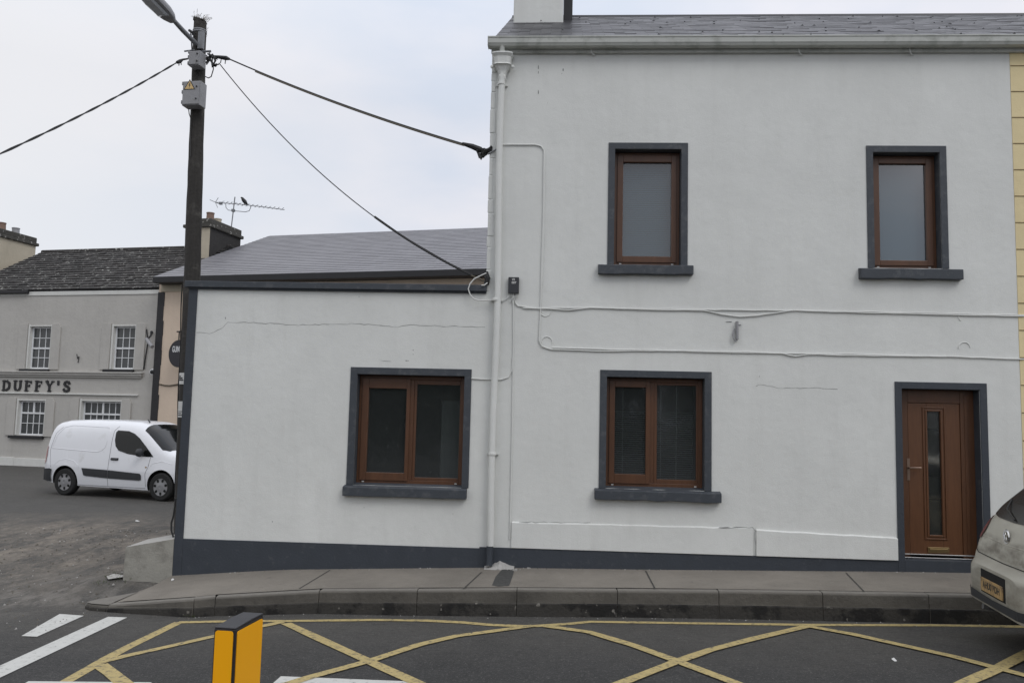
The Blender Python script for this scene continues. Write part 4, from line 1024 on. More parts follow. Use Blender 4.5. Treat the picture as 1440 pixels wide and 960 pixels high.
# eave overhangs; roof plane up to ridge
sEv = e0[0]; rid = B_(500, 327, 6.6); rise = rid[1]-zr0; run = 7.05; ln = math.hypot(run, rise)
V = Vector((0, run, rise)).normalized(); Nn = Vector((0, -rise, run)).normalized()
b = MB(); W_ = sR2-sEv; roof_slab(b, W_, ln, (sEv, -.45, zr0), (1, 0, 0), V, Nn, .06, 1)
slates(b, W_, ln, (sEv, -.45, zr0), (1, 0, 0), V, Nn, .60, 27, .015, 0, 15, .09, .0)
V2 = Vector((0, -run, rise)).normalized(); N2 = Vector((0, rise, run)).normalized(); roof_slab(b, W_, ln, (sEv, -.45+2*run, zr0), (1, 0, 0), V2, N2, .06, 1)
b.build('roof', [M['slate_tile'], M['tar']], pb, recalc=False)
b = MB(); b.box(sEv+.02, sEv+W_, -.50, -.44, zr0-.20, zr0-.02); b.box(sEv+.02, sEv+W_, -.44, .0, zr0-.20, zr0-.17); b.build('fascia_board', M['tar'], pb, bevel=.01)
b = MB(); b.add([(sEv+.1, 0, zE2-.1), (sEv+.1, 13.2, zE2-.1), (sEv+.1, 6.6, rid[1]-.05)], [(0, 1, 2)]); b.build('gable', M['cream'], pb)

# hanging oval sign on an iron arm
def WB(px, py, off): s_, z_ = B_(px, py, off); q = bP+d2*s_+n2*off; return Vector((q.x, q.y, z_))
sg = empty('hanging_sign', WB(252, 480, 0), 'black oval pub sign with pale lettering hanging half behind the pole', 'sign')
cc = WB(252.5, 497.2, -.5); top_ = WB(252.5, 478, -.5); rz = (top_-cc).z; rx = (cc-WB(238.5, 497, -.5)).length
Mo = Matrix.Translation(cc)@Matrix.Rotation(A2, 4, 'Z')
def oval(b, rx, rz, y0, y1, mi): 
    n = 40; P_ = [Mo@Vector((rx*math.cos(2*math.pi*k/n), y0, rz*math.sin(2*math.pi*k/n))) for k in range(n)]+[Mo@Vector((rx*math.cos(2*math.pi*k/n), y1, rz*math.sin(2*math.pi*k/n))) for k in range(n)]
    b.add(P_, [tuple(range(n)), tuple(range(2*n-1, n-1, -1))]+[(k, (k+1) % n, n+(k+1) % n, n+k) for k in range(n)], mi)
b = MB(); oval(b, rx, rz, -.05, .05, 0); b.build('board', M['sign_black'], sg)
b = MB(); oval(b, rx*.93, rz*.93, -.053, -.0505, 0); b.build('board_face', pm('sign_face', (.014, .013, .020), .35, .2, 6), sg)
text_mesh('GUINNESS', .27, 'lettering', M['white_pvc'], sg, Mo@Matrix.Translation((.02, -.056, rz*.30))@FACE@Matrix.Diagonal((.42, 1, 1, 1)), .002, offset=.004)
b = MB(); b.tube([Mo@Vector((-.06, 0, rz-.02)), Mo@Vector((-.06, 0, rz+.28))], .022, 6); b.tube([Mo@Vector((.06, 0, rz-.02)), Mo@Vector((.06, 0, rz+.28))], .022, 6); b.tube([Mo@Vector((-.15, 0, rz+.28)), Mo@Vector((.5, 0, rz+.28)), Mo@Vector((.5, .5, rz+.28))], .025, 6); b.build('arm', M['tar'], sg)
adopt(sg)
# wire across the peach wall
b = MB(); b.tube([WB(224, 540, -.02), WB(231, 541.5, -.03), WB(239, 542, -.03), WB(252, 540, -.02), WB(262, 541, -.02)], .022, 6); o = b.build('wall_cable', M['cable2'], smooth=True); tag(o, 'thin brown cable sagging across the peach wall', 'cable')


# --- aerial with a bird
oa = 5.2
def W3(px, py): return WD(px, py, oa)
ae = empty('tv_aerial', W3(325.5, 323), 'long rooftop television aerial on a thin mast by the chimney', 'aerial')
b = MB(); b.tube([W3(325, 322), W3(330.4, 277)], .022, 6); b.build('mast', M['galv'], ae)
b = MB(); A_, Z_ = W3(303, 284.5), W3(400, 295); b.tube([A_, W3(340, 287.5), W3(370, 291), Z_], .016, 6); b.build('boom', M['galv'], ae)
b = MB(); b.tube([W3(317.5, 287), W3(317.8, 292), W3(321, 295.5), W3(329, 296.5), W3(345, 298), W3(350.5, 296.5), W3(352.5, 292), W3(352.8, 289.5)], .014, 6); b.box(0, 0, 0, 0, 0, 0); p = W3(328, 296); b.box(p.x-.06, p.x+.06, p.y-.06, p.y+.06, p.z-.05, p.z+.05); b.build('brace', M['galv'], ae)
b = MB()
for k in range(15):
    f_ = .10+.87*k/14; p = A_.lerp(Z_, f_)+Vector((0, 0, .03)); h_ = .11-.03*f_
    dv = (n1*.8+Vector((0, 0, .45))).normalized()*h_*2; b.tube([p-dv, p+dv], .007, 5); b.tube([p-Vector((0, 0, h_*.55))-d1*.05, p+Vector((0, 0, h_*.55))+d1*.05], .008, 5)
b.tube([W3(303, 284.5), W3(307, 278)], .012, 5); b.tube([W3(303, 284.5), W3(306, 292)], .012, 5); b.tube([W3(303, 284.5)-n1*.4, W3(303, 284.5)+n1*.4], .012, 5)
p = W3(310.5, 286); b.box(p.x-.06, p.x+.06, p.y-.05, p.y+.05, p.z-.05, p.z+.05)
b.build('elements', M['galv'], ae); adopt(ae)
b = MB(); c = W3(343.5, 283.5)
b.tube([c+Vector((.16, 0, -.13)), c+Vector((.10, 0, -.09)), c+Vector((.02, 0, .0)), c+Vector((-.06, 0, .09)), c+Vector((-.09, 0, .14)), c+Vector((-.13, 0, .165)), c+Vector((-.17, 0, .16))], [.012, .05, .085, .07, .05, .035, .006], 10)
b.tube([c+Vector((.0, .02, -.06)), c+Vector((0, .02, -.14))], .01, 5); b.tube([c+Vector((.02, -.03, -.06)), c+Vector((.02, -.03, -.14))], .01, 5)
o = b.build('bird', M['bird'], smooth=True); tag(o, 'small dark bird perched on the boom of the aerial', 'bird')
# ================================================================== the timber pole and what hangs on it
PY = 1.35
def WP(px, py, y=PY): return onY(px, py, y)
t_ = WP(281.5, 30); b_ = WP(270, 390); dirp = (b_-t_)/(b_.z-t_.z); base = t_+dirp*(-.5-t_.z)
b = MB(); pts = []; rad = []; r = random.Random(2)
for k in range(41):
    f_ = k/40; p = base.lerp(t_, f_); pts.append(p+Vector((r.uniform(-.004, .004), 0, 0))); rad.append(.142-.052*f_+r.uniform(-.002, .002))
b.tube(pts, rad, 16)
pole = empty('utility_pole', (base.x, base.y, 0), 'tall dark weathered wooden pole carrying the street lamp', 'pole')
b.build('shaft', M['pole'], pole, smooth=True)
def pc(z): return base+(t_-base)*((z-base.z)/(t_.z-base.z))
b = MB(); p = pc(t_.z); 
b.prism([(p.x-.08, p.z-.02), (p.x+.08, p.z-.02), (p.x+.07, p.z+.0), (p.x-.07, p.z+.045)], p.y-.08, p.y+.08, 'y'); b.build('top_cut', M['pole'], pole, bevel=.01)
zz = WP(285, 82).z; b = MB(); cz = pc(zz)
b.tube([cz+Vector((0, -.1, .05)), cz+Vector((.22, -.1, .06))], .016, 6); b.tube([cz+Vector((.20, -.1, .06)), cz+Vector((.20, -.1, -.07))], .012, 6); b.box(cz.x+.08, cz.x+.13, cz.y-.13, cz.y-.07, cz.z-.04, cz.z+.0)
b.tube([cz+Vector((-.02, -.1, .08)), cz+Vector((-.18, -.1, .06))], .012, 6)
for zq in (WP(283, 44).z, WP(283, 46.5).z): q = pc(zq); b.lathe([(.098, -.012), (.102, 0), (.098, .012)], q, 'z', 16)
build_each(b, 'ironwork', M['galv'], pole)
adopt(pole)
# cable strapped down the pole
b = MB(); Q = []
for k in range(30): 
    q = pc(3.9-4.0*k/29); Q.append(q+Vector((-.128-.006*math.sin(k*.7), -.03, 0)))
b.tube(Q, .010, 6); o = b.build('pole_cable', M['cable'], smooth=True); tag(o, 'black cable running down the left side of the pole', 'cable')
b = MB(); b.tube([onY(247.5, 700, .25), onY(244, 725, .25), onY(241, 735, .25), onY(241, 746, .22), onY(244, 755, .2)], .012, 6); o = b.build('ground_cable', M['cable'], smooth=True); tag(o, 'short black cable bowing out above the concrete block', 'cable')
# street lamp on its arm
a0 = WP(276, 62, PY-.12); a1 = WP(238, 22, PY-.75)
sl_ = empty('street_lamp', a0, 'grey street lamp head reaching up and left from the pole top', 'street lamp')
b = MB(); b.tube([a0, a0.lerp(a1, .5)+Vector((0, 0, -.01)), a1], [.036, .034, .03], 10); b.build('arm', M['galv'], sl_, smooth=True)
p0_, p1_, p2_, p3_ = WP(239, 26.5, PY-.74), WP(233, 19, PY-.85), WP(220, 6, PY-1.05), WP(207, -6, PY-1.2)
b = MB()
ax_ = (p3_-p0_).normalized(); sd_ = ax_.cross(Vector((0, 0, 1))).normalized(); up_ = sd_.cross(ax_)
secs = [(-.06, .05, .05, .03), (.03, .10, .08, .045), (.14, .125, .10, .05), (.35, .135, .10, .05), (.52, .12, .08, .045), (.60, .06, .04, .03)]
for ring_i, (t__, hw, ut, dn) in enumerate(secs):
    for k in range(14):
        a = 2*math.pi*k/14; cs, sn = math.cos(a), math.sin(a)
        b.v.append(tuple(p0_+ax_*t__+sd_*(hw*math.copysign(abs(cs)**.7, cs))+up_*((ut if sn > 0 else dn)*math.copysign(abs(sn)**.8, sn))))
for i in range(len(secs)-1):
    for k in range(14): b.f.append((i*14+k, i*14+(k+1) % 14, (i+1)*14+(k+1) % 14, (i+1)*14+k)); b.m.append(0); b.c.append(1.)
b.f.append(tuple(range(14))); b.m.append(0); b.c.append(1.); b.f.append(tuple(range(len(secs)*14-14, len(secs)*14))); b.m.append(0); b.c.append(1.)
hd = b.build('lamp_head', M['greybox'], sl_, smooth=True)
b = MB(); P_ = lambda t__, s_, u: p0_+ax_*t__+sd_*s_+up_*u
b.add([P_(.12, -.09, -.052), P_(.12, .09, -.052), P_(.52, .085, -.047), P_(.52, -.085, -.047), P_(.16, -.06, -.075), P_(.16, .06, -.075), P_(.48, .06, -.07), P_(.48, -.06, -.07)], [(0, 1, 5, 4), (1, 2, 6, 5), (2, 3, 7, 6), (3, 0, 4, 7), (4, 5, 6, 7), (3, 2, 1, 0)]); b.build('lamp_lens', M['lampglass'], hd)
b = MB(); q = WP(282, 58, PY-.115); b.box(q.x-.035, q.x+.045, q.y-.02, q.y+.04, q.z-.12, q.z+.14); b.build('bracket', M['galv'], sl_, bevel=.004)
adopt(sl_)
# two grey boxes
def gbox(px0, px1, py0, py1, dep, label, warn, rot):
    yb = PY-.10; p = WP((px0+px1)/2, (py0+py1)/2, yb-dep); a = WP(px0, (py0+py1)/2, yb-dep); c = WP(px1, (py0+py1)/2, yb-dep)
    hw = (c.x-a.x)/2; zt_ = WP((px0+px1)/2, py0, yb-dep).z; zb_ = WP((px0+px1)/2, py1, yb-dep).z
    e = empty('electricity_box', (p.x, yb-dep/2, zb_), label, 'electricity box', rz=R(rot)); h = zt_-zb_
    b = MB(); b.box(-hw, hw, -dep/2, dep/2, 0, h); b.build('case', M['greybox'], e, bevel=.008)
    b = MB(); b.box(-hw+.012, hw-.012, -dep/2-.012, -dep/2-.001, .012, h-.012); dr = b.build('door', M['greybox'], e, bevel=.006)
    b = MB()
    for z in (h*.25, h*.75): b.lathe([(.011, -.012), (.011, .002)], (hw*.62, -dep/2-.014, z), 'y', 10)
    build_each(b, 'lock', M['black'], dr)
    b = MB()
    for z in (.08*h, .5*h, .85*h): b.box(-hw-.016, -hw-.001, -dep/2, -dep/2+.03, z, z+.05)
    build_each(b, 'hinge', M['greybox'], e, bevel=.003)
    if warn:
        cx, cz, s_ = -hw*.18, h*.80, .105; yy = -dep/2-.0135
        T_ = lambda s_, y: [(cx+s_*math.cos(a), y, cz-.01+s_*math.sin(a)) for a in (R(90), R(210), R(330))]
        b = MB(); b.add(T_(s_, yy), [(0, 1, 2)], 0); b.add(T_(s_*.78, yy-.001), [(0, 1, 2)], 1)
        b.add([(cx+x*s_, yy-.002, cz-.01+z*s_) for x, z in ((.02, .5), (-.14, .05), (.0, .08), (-.05, -.34), (.13, .16), (.02, .13), (.10, .46))], [(0, 1, 2, 5, 6), (2, 3, 4, 5)], 0)
        b.build('warning_triangle', [M['ink'], M['warn']], dr, recalc=False)
gbox(256.5, 283, 114, 148, .17, 'grey box with yellow warning triangle on the pole, lower of the two', True, -6)
gbox(265.5, 282.5, 71.5, 92, .16, 'smaller plain grey box on the pole above the warning triangle box', False, -8)
# overhead lines
def line3(a, c, sag, n=24): return [a.lerp(c, k/n)-Vector((0, 0, 4*sag*(k/n)*(1-k/n))) for k in range(n+1)]
eL = WP(264, 83, PY-.1); far = onY(-330, 352, -4.5)
b = MB(); LN = line3(WP(249, 88, PY-.35), far, .12, 60)
for s_ in (0, 1): b.tube([p+Vector((0, .007*math.cos(k*.9+s_*3.14), .007*math.sin(k*.9+s_*3.14))) for k, p in enumerate(LN)], .0075, 6)
b.tube([eL, WP(257, 84, PY-.2), WP(253, 86.5, PY-.3), LN[0]], [.012, .014, .028, .022], 8); b.tube([WP(252, 88, PY-.3), WP(251.5, 92.5, PY-.3)], .007, 5); b.tube([WP(254.5, 87, PY-.3), WP(255, 91.5, PY-.3)], .007, 5)
o = b.build('overhead_cable', M['cable'], smooth=True); tag(o, 'thick overhead cable leaving the pole top away from the tall house', 'cable')
hk = onY(684, 214, .05); hA = WP(323, 83.5, PY-.15)
b = MB(); LN = line3(hA, onY(653, 203, .05), .06, 40); b.tube(LN, .011, 6)
b.tube([p+Vector((0, -.012, -.022)) for p in LN[5:]], .010, 6, 1)
b.tube([p+Vector((0, 0, -.008)) for p in LN[5:]], .013, 6, 0)
b.tube([onY(650, 202, .05), onY(664, 206, .05), onY(676, 211, .05)], [.02, .035, .04], 8)
b.tube([WP(292, 76, PY-.1), WP(300, 79, PY-.12), WP(308, 80.5, PY-.14), WP(318, 82, PY-.15), hA], [.012, .012, .026, .034, .016], 8)
for a in ((311, 84, 310, 89), (317, 85, 316.5, 90)): b.tube([WP(a[0], a[1], PY-.15), WP(a[2], a[3], PY-.15)], .007, 5)
r = random.Random(9)
for k in range(10):
    q = [onY(673+r.uniform(-3, 8), 209+r.uniform(-1, 5), .05+r.uniform(-.04, .04)), onY(676+r.uniform(-3, 5), 220+r.uniform(-4, 6), .05+r.uniform(-.05, .05)), onY(684+r.uniform(-3, 3), 213+r.uniform(-3, 5), .03), onY(692, 209+r.uniform(-4, 6), -.01)]
    b.tube(q, r.uniform(.01, .02), 6)
o = b.build('overhead_cable', [M['cable'], M['cable2']], smooth=True); tag(o, 'thick doubled overhead cable from pole top to the tall house corner', 'cable')
b = MB(); b.tube([onY(686, 217, -.02), onY(700, 209, -.03)], .010, 6); o = b.build('cable_hook', M['galv'], smooth=True); tag(o, 'short metal hook bar holding the overhead cable at the house corner', 'hook')
b = MB(); LN = line3(WP(308, 89, PY-.15), onY(665, 388, .12), .34, 40); b.tube(LN, .0075, 6)
b.tube([p+Vector((0, 0, .014+.002*math.sin(k))) for k, p in enumerate(LN[26:])], .0085, 6); b.tube(LN[26:], .013, 6)
b.tube([onY(663, 387.5, .12), onY(672, 391, .08), onY(684, 397, .02)], .010, 6, 1)
o = b.build('overhead_cable', [M['cable'], M['cable2']], smooth=True); tag(o, 'thin overhead cable sloping from the pole down to the coping', 'cable')
b = MB(); r = random.Random(12)
for k in range(7): b.tube([WP(290+r.uniform(-1, 1), 78+k*2.2, PY-.1), WP(296+r.uniform(-3, 4), 82+r.uniform(-6, 12), PY-.12), WP(301+r.uniform(-3, 3), 88+r.uniform(-8, 8), PY-.15), WP(304+r.uniform(-3, 4), 85+r.uniform(-5, 6), PY-.15)], .010, 6)
b.tube([WP(289, 108, PY-.08), WP(293, 110, PY-.1), WP(297, 108, PY-.12), WP(300, 98, PY-.13), WP(300, 92, PY-.13)], .008, 6); b.tube([WP(298, 91, PY-.12), WP(303, 93, PY-.12), WP(305, 90, PY-.12)], .018, 8)
b.tube([WP(272, 44, PY-.1), WP(268, 46, PY-.12), WP(269, 52, PY-.12), WP(270, 70, PY-.1)], .010, 6); b.tube([WP(266, 43, PY-.1), WP(271, 46, PY-.12), WP(272, 50, PY-.1)], .02, 8)
b.tube([WP(265, 150, PY-.1), WP(266, 160, PY-.1), WP(268, 166, PY-.1), WP(268, 220, PY-.11)], .007, 5)
kn = empty('cable_joint', WP(300, 85, PY-.1), 'tangle of black wires and joints clamped beside the pole top', 'cables')
build_each(b, 'wire', M['cable'], kn, smooth=True); adopt(kn)
# weeds on the pole top
b = MB(); r = random.Random(1)
for k in range(34):
    p = pc(t_.z)+Vector((r.uniform(-.08, .10), r.uniform(-.08, .05), r.uniform(-.05, .02))); d_ = Vector((r.uniform(-.5, .9), r.uniform(-.5, .3), r.uniform(.1, 1))).normalized(); l_ = r.uniform(.06, .16)
    q = p+d_*l_*.6+Vector((0, 0, .01)); e_ = p+d_*l_+Vector((r.uniform(-.03, .03), 0, r.uniform(-.03, .01)))
    b.tube([p, q, e_], .0022, 4)
    for u in range(3):
        c_ = p.lerp(e_, r.uniform(.4, 1)); s_ = .008; b.add([c_+Vector((r.uniform(-s_, s_), r.uniform(-s_, s_), r.uniform(-s_, s_))) for _ in range(3)], [(0, 1, 2)])
for k in range(7):
    p = pc(WP(287, 40+k*3).z)+Vector((.09, -.03, 0)); b.tube([p, p+Vector((r.uniform(.03, .08), -.02, r.uniform(.0, .05)))], .0025, 4)
o = b.build('weeds', M['moss'], recalc=False); tag(o, 'dry weeds growing from the top of the pole', 'weeds')
# paper notices round the pole
def notice(py0, py1, px, label, lines):
    z1 = WP(px, py0, PY-.12).z; z0 = WP(px, py1, PY-.12).z; b = MB(); n = 8; cz = pc((z0+z1)/2); rad_ = .142-.052*((cz.z-base.z)/(t_.z-base.z))+.004
    a0, a1_ = R(-160), R(-92); vs = []
    for k in range(n+1):
        a = a0+(a1_-a0)*k/n
        for z in (z0, z1): c = pc(z); vs.append((c.x+rad_*math.cos(a), c.y+rad_*math.sin(a), z))
    b.add(vs, [(2*k, 2*k+2, 2*k+3, 2*k+1) for k in range(n)], 0)
    rad2 = rad_+.0015; h = z1-z0
    for (f0, f1, g0, g1) in lines:
        vs = []
        for k in range(5):
            a = a0+(a1_-a0)*(g0+(g1-g0)*k/4)
            for z in (z0+h*f0, z0+h*f1): c = pc(z); vs.append((c.x+rad2*math.cos(a), c.y+rad2*math.sin(a), z))
        b.add(vs, [(2*k, 2*k+2, 2*k+3, 2*k+1) for k in range(4)], 1)
    o = b.build('notice', [M['paper'], M['ink']], recalc=False); tag(o, label, 'notice', 'paper notices stuck to the pole')
notice(524, 540, 256, 'small white notice with dark middle, upper of two on the pole', [(.30, .42, .1, .9), (.46, .60, .15, .8), (.64, .74, .1, .6)])
notice(564, 586.5, 254.5, 'torn white notice with grey bars, lower of two on the pole', [(.10, .16, .1, .9), (.22, .27, .1, .8), (.34, .38, .1, .9), (.5, .8, .06, .22)])
# telecom bundle at the coping's right end
b = MB(); r = random.Random(6)
for k in range(9): b.tube([onY(681+r.uniform(0, 5), 382+r.uniform(0, 3), -.03), onY(684+r.uniform(-2, 4), 390+r.uniform(-2, 3), -.06), onY(684+r.uniform(-2, 4), 398+r.uniform(-3, 5), -.04)], .018, 6)
o = b.build('cable_bundle', M['cable'], smooth=True); tag(o, 'black knot of taped cables where the coping meets the tall house', 'cables')
b = MB(); b.tube([onY(*p, -.07) for p in ((684, 384), (677, 387), (667, 392), (661, 399), (658.5, 406), (661, 414), (666, 420), (672, 422), (680, 422.5), (690, 422), (694, 422.5))], .0085, 6)
b.tube([onY(677, 401, -.08), onY(681, 401, -.08), onY(685.5, 397.5, -.06)], .008, 6)
o = b.build('loop_cable', M['cable_white'], smooth=True); tag(o, 'white cable looping out below the coping beside the downpipe', 'cable')

# ================================================================== keep-left bollard standing in the road
Zb = 4.12
rr_ = ray(316.5, 884); pB = CAM+rr_*(Zb/rr_.dot(AF))
ang = R(8.4)  # side direction, off the camera's forward axis
fw = AF.copy(); fw.z = 0; fw.normalize(); rt = AX.copy(); rt.z = 0; rt.normalize()
sdv = (fw*math.cos(ang)+rt*math.sin(ang)); rz = math.atan2(sdv.y, sdv.x)-R(90)
gB = G(pB.x, pB.y)
bo = empty('traffic_bollard', (pB.x, pB.y, gB), 'yellow bollard with black edges standing in the road by the box markings', 'bollard', rz=rz)
H_ = pB.z-gB; w0, l0_ = .115, .31
# origin sits at the middle of the front face; local x across, y away
def tapered(b, x0, x1, y0, y1, z0, z1, k=0.0, mi=0): b.box(x0, x1, y0, y1, z0, z1, mi)
b = MB(); b.prism([(-w0/2, 0), (w0/2, 0), (w0/2, H_), (-w0/2, H_)], 0, l0_, 'y'); b.prism([(0, H_), (l0_, H_), (l0_, H_+.012), (l0_*.6, H_+.014), (0, H_+.008)], -w0/2, w0/2, 'x'); b.box(-w0/2-.05, w0/2+.05, -.05, l0_+.05, 0, .06)
bd = b.build('body', M['bollard_black'], bo, bevel=.008)
def rpanel(axis):
    b = MB(); r_ = .014; n = 5
    if axis == 'y': a0, a1_, z0, z1 = -w0/2+.008, w0/2-.012, .12, H_-.008
    else: a0, a1_, z0, z1 = .014, l0_-.012, .12, H_-.012
    P_ = []
    for cx_, cz_, s_ in ((a1_-r_, z1-r_, 0), (a0+r_, z1-r_, 90), (a0+r_, z0+r_, 180), (a1_-r_, z0+r_, 270)):
        for k in range(n): a = R(s_+90*k/(n-1)); P_.append((cx_+r_*math.cos(a), cz_+r_*math.sin(a)))
    if axis == 'y': b.prism(P_, -.004, .002, 'y')
    else: b.prism(P_, w0/2-.002, w0/2+.004, 'x')
    return b
rpanel('y').build('reflective_panel', M['bollard_yellow'], bo); rpanel('x').build('reflective_panel', M['bollard_yellow'], bo)
b = rpanel('y'); b.v = [(-x, l0_-y, z) for x, y, z in b.v]; b.build('reflective_panel', M['bollard_yellow'], bo)
b = rpanel('x'); b.v = [(-x, l0_-y, z) for x, y, z in b.v]; b.build('reflective_panel', M['bollard_yellow'], bo)

# ================================================================== vehicles
class Body:
    def __init__(s, T, Mw, zb, B, k, n): s.T, s.M, s.zb, s.B, s.k, s.n = T, Mw, zb, B, k, n
    def W(s, x, z):
        T = lerp(s.T, x); Mx = lerp(s.M, x); B = min(lerp(s.B, x), T-.04); zb = lerp(s.zb, x)
        if z >= B:
            q = max(0., min(1, (z-B)/(T-B))); return Mx*(1-s.k*(z-B))*max(0., 1-q**s.n)**(1/s.n)
        q = (B-z)/max(.01, B-zb); return Mx*(1-.05*q*q)
    def Z(s, x, y):
        T = lerp(s.T, x); lo = min(lerp(s.B, x), T-.04); hi = T
        for _ in range(30):
            md = (lo+hi)/2
            if s.W(x, md) > abs(y): lo = md
            else: hi = md
        return lo
    def mesh(s, xs, nu=12, nl=6):
        b = MB(); n = None
        for x in xs:
            T = lerp(s.T, x); B = min(lerp(s.B, x), T-.04); zb = lerp(s.zb, x); half = []
            for i in range(nl): z = zb+(B-zb)*i/nl; half.append((s.W(x, z), z))
            for i in range(nu+1):
                th = (i/nu)*math.pi/2; q = math.sin(th)**(2/s.n); z = B+(T-B)*q; Mx = lerp(s.M, x)
                half.append((Mx*(1-s.k*(z-B))*max(0, math.cos(th))**(2/s.n), z))
            half[-1] = (0, half[-1][1]); ring = [(x, -y, z) for y, z in half]+[(x, y, z) for y, z in reversed(half[:-1])]; n = len(ring); b.v += ring
        m_ = len(xs)
        for i in range(m_-1):
            for k in range(n): b.f.append((i*n+k, i*n+(k+1) % n, (i+1)*n+(k+1) % n, (i+1)*n+k)); b.m.append(0); b.c.append(1.)
        b.f.append(tuple(range(n))); b.f.append(tuple(range((m_-1)*n+n-1, (m_-1)*n-1, -1))); b.m += [0, 0]; b.c += [1., 1.]
        return b
    def side(s, poly, off, sgn, step=.06, mi=0, b=None):      # patch lying on the flank; poly in (x,z)
        b = b or MB(); bmx = bmesh.new(); vs = [bmx.verts.new((p[0], 0, p[1])) for p in poly]; bmx.faces.new(vs)
        x0, x1 = min(p[0] for p in poly), max(p[0] for p in poly); z0, z1 = min(p[1] for p in poly), max(p[1] for p in poly)
        k = x0+step
        while k < x1: bmesh.ops.bisect_plane(bmx, geom=bmx.verts[:]+bmx.edges[:]+bmx.faces[:], plane_co=(k, 0, 0), plane_no=(1, 0, 0)); k += step
        k = z0+step
        while k < z1: bmesh.ops.bisect_plane(bmx, geom=bmx.verts[:]+bmx.edges[:]+bmx.faces[:], plane_co=(0, 0, k), plane_no=(0, 0, 1)); k += step
        bmx.verts.index_update(); o_ = [(v.co.x, sgn*(s.W(v.co.x, v.co.z)+off), v.co.z) for v in bmx.verts]
        fs = [tuple(v.index for v in f.verts) for f in bmx.faces]; bmx.free(); return b.add(o_, fs, mi)
    def sideline(s, pts, wd, off, sgn, b=None):
        b = b or MB(); Q = []
        for a, c in zip(pts, pts[1:]):
            n = max(1, int(math.dist(a, c)/.05)); Q += [(a[0]+(c[0]-a[0])*k/n, a[1]+(c[1]-a[1])*k/n) for k in range(n)]
        Q.append(pts[-1]); b.tube([(x, sgn*(s.W(x, z)+off), z) for x, z in Q], wd/2, 5); return b
    def top(s, poly, off, step=.06):       # patch on the upper surface; poly in (x,y)
        b = MB(); bmx = bmesh.new(); vs = [bmx.verts.new((p[0], p[1], 0)) for p in poly]; bmx.faces.new(vs)
        for ax in (0, 1):
            lo = min(p[ax] for p in poly); hi = max(p[ax] for p in poly); k = lo+step
            while k < hi:
                co = [0, 0, 0]; co[ax] = k; no_ = [0, 0, 0]; no_[ax] = 1
                bmesh.ops.bisect_plane(bmx, geom=bmx.verts[:]+bmx.edges[:]+bmx.faces[:], plane_co=co, plane_no=no_); k += step
        bmx.verts.index_update(); o_ = []
        for v in bmx.verts:
            x, y = v.co.x, v.co.y; z = s.Z(x, y); e = .01; dx = (s.Z(x+e, y)-s.Z(x-e, y))/(2*e); nn = Vector((-dx, 0, 1)).normalized(); p = Vector((x, y, z))+nn*off; o_.append(tuple(p))
        fs = [tuple(v.index for v in f.verts) for f in bmx.faces]; bmx.free(); return b.add(o_, fs)
def fine(xs, *cs):
    out = set(xs)
    for c in cs:
        k = c-.46
        while k < c+.46:
            if k > min(xs)+.02 and k < max(xs)-.02: out.add(round(k, 3))
            k += .035
    o = sorted(out); return [o[0]]+[b_ for a_, b_ in zip(o, o[1:]) if b_-a_ > .004]
def arch_cut(o, wheels, r, hw):
    c = MB()
    for x, z in wheels:
        for s_ in (-1, 1): c.lathe([(r, -.17), (r, .17)], (x, s_*(hw-.08), z), 'y', 40)
    co = c.build('cutter', M['arch'], o.parent); bpy.context.view_layer.update(); md = o.modifiers.new('arches', 'BOOLEAN'); md.object = co; md.operation = 'DIFFERENCE'; md.solver = 'EXACT'; md.material_mode = 'TRANSFER'
    dg = bpy.context.evaluated_depsgraph_get(); me = bpy.data.meshes.new_from_object(o.evaluated_get(dg)); o.modifiers.clear(); o.data = me
    bpy.data.objects.remove(co)
    me.polygons.foreach_set('use_smooth', [True]*len(me.polygons)); me.set_sharp_from_angle(angle=R(32))
def wheel(root, x, y, r, sgn, holes=8, wd=.10):
    b = MB(); b.lathe([(r*.62, -wd), (r*.9, -wd), (r*.985, -wd*.75), (r, -wd*.3), (r, wd*.3), (r*.985, wd*.75), (r*.93, wd), (r*.68, wd*.96), (r*.66, wd*.8), (r*.62, -wd)], (x, y, r), 'y', 40, closed=True)
    wh = b.build('wheel', M['tyre'], root, smooth=True)
    b = MB(); f_ = sgn; R_ = r*.665
    b.lathe([(R_, f_*wd*.78), (R_*.97, f_*wd*.90), (R_*.90, f_*wd*.86), (R_*.4, f_*wd*.98), (R_*.2, f_*wd*1.0), (R_*.18, f_*wd*.90), (.001, f_*wd*.90)], (x, y, r), 'y', 40, closed=True)
    for k in range(holes):
        a = 2*math.pi*k/holes+.3; c = (x+R_*.70*math.cos(a), r+R_*.70*math.sin(a)); n = 10; yy = y+f_*(wd*.925+.002); rx, rz_ = R_*.20, R_*.145
        b.add([(c[0]+rx*math.cos(u)*math.cos(a)-rz_*math.sin(u)*math.sin(a), yy, c[1]+rx*math.cos(u)*math.sin(a)+rz_*math.sin(u)*math.cos(a)) for u in [2*math.pi*q/n for q in range(n)]], [tuple(range(n))], 1)
    b.build('rim', [M['rim'], M['arch']], wh, smooth=True)
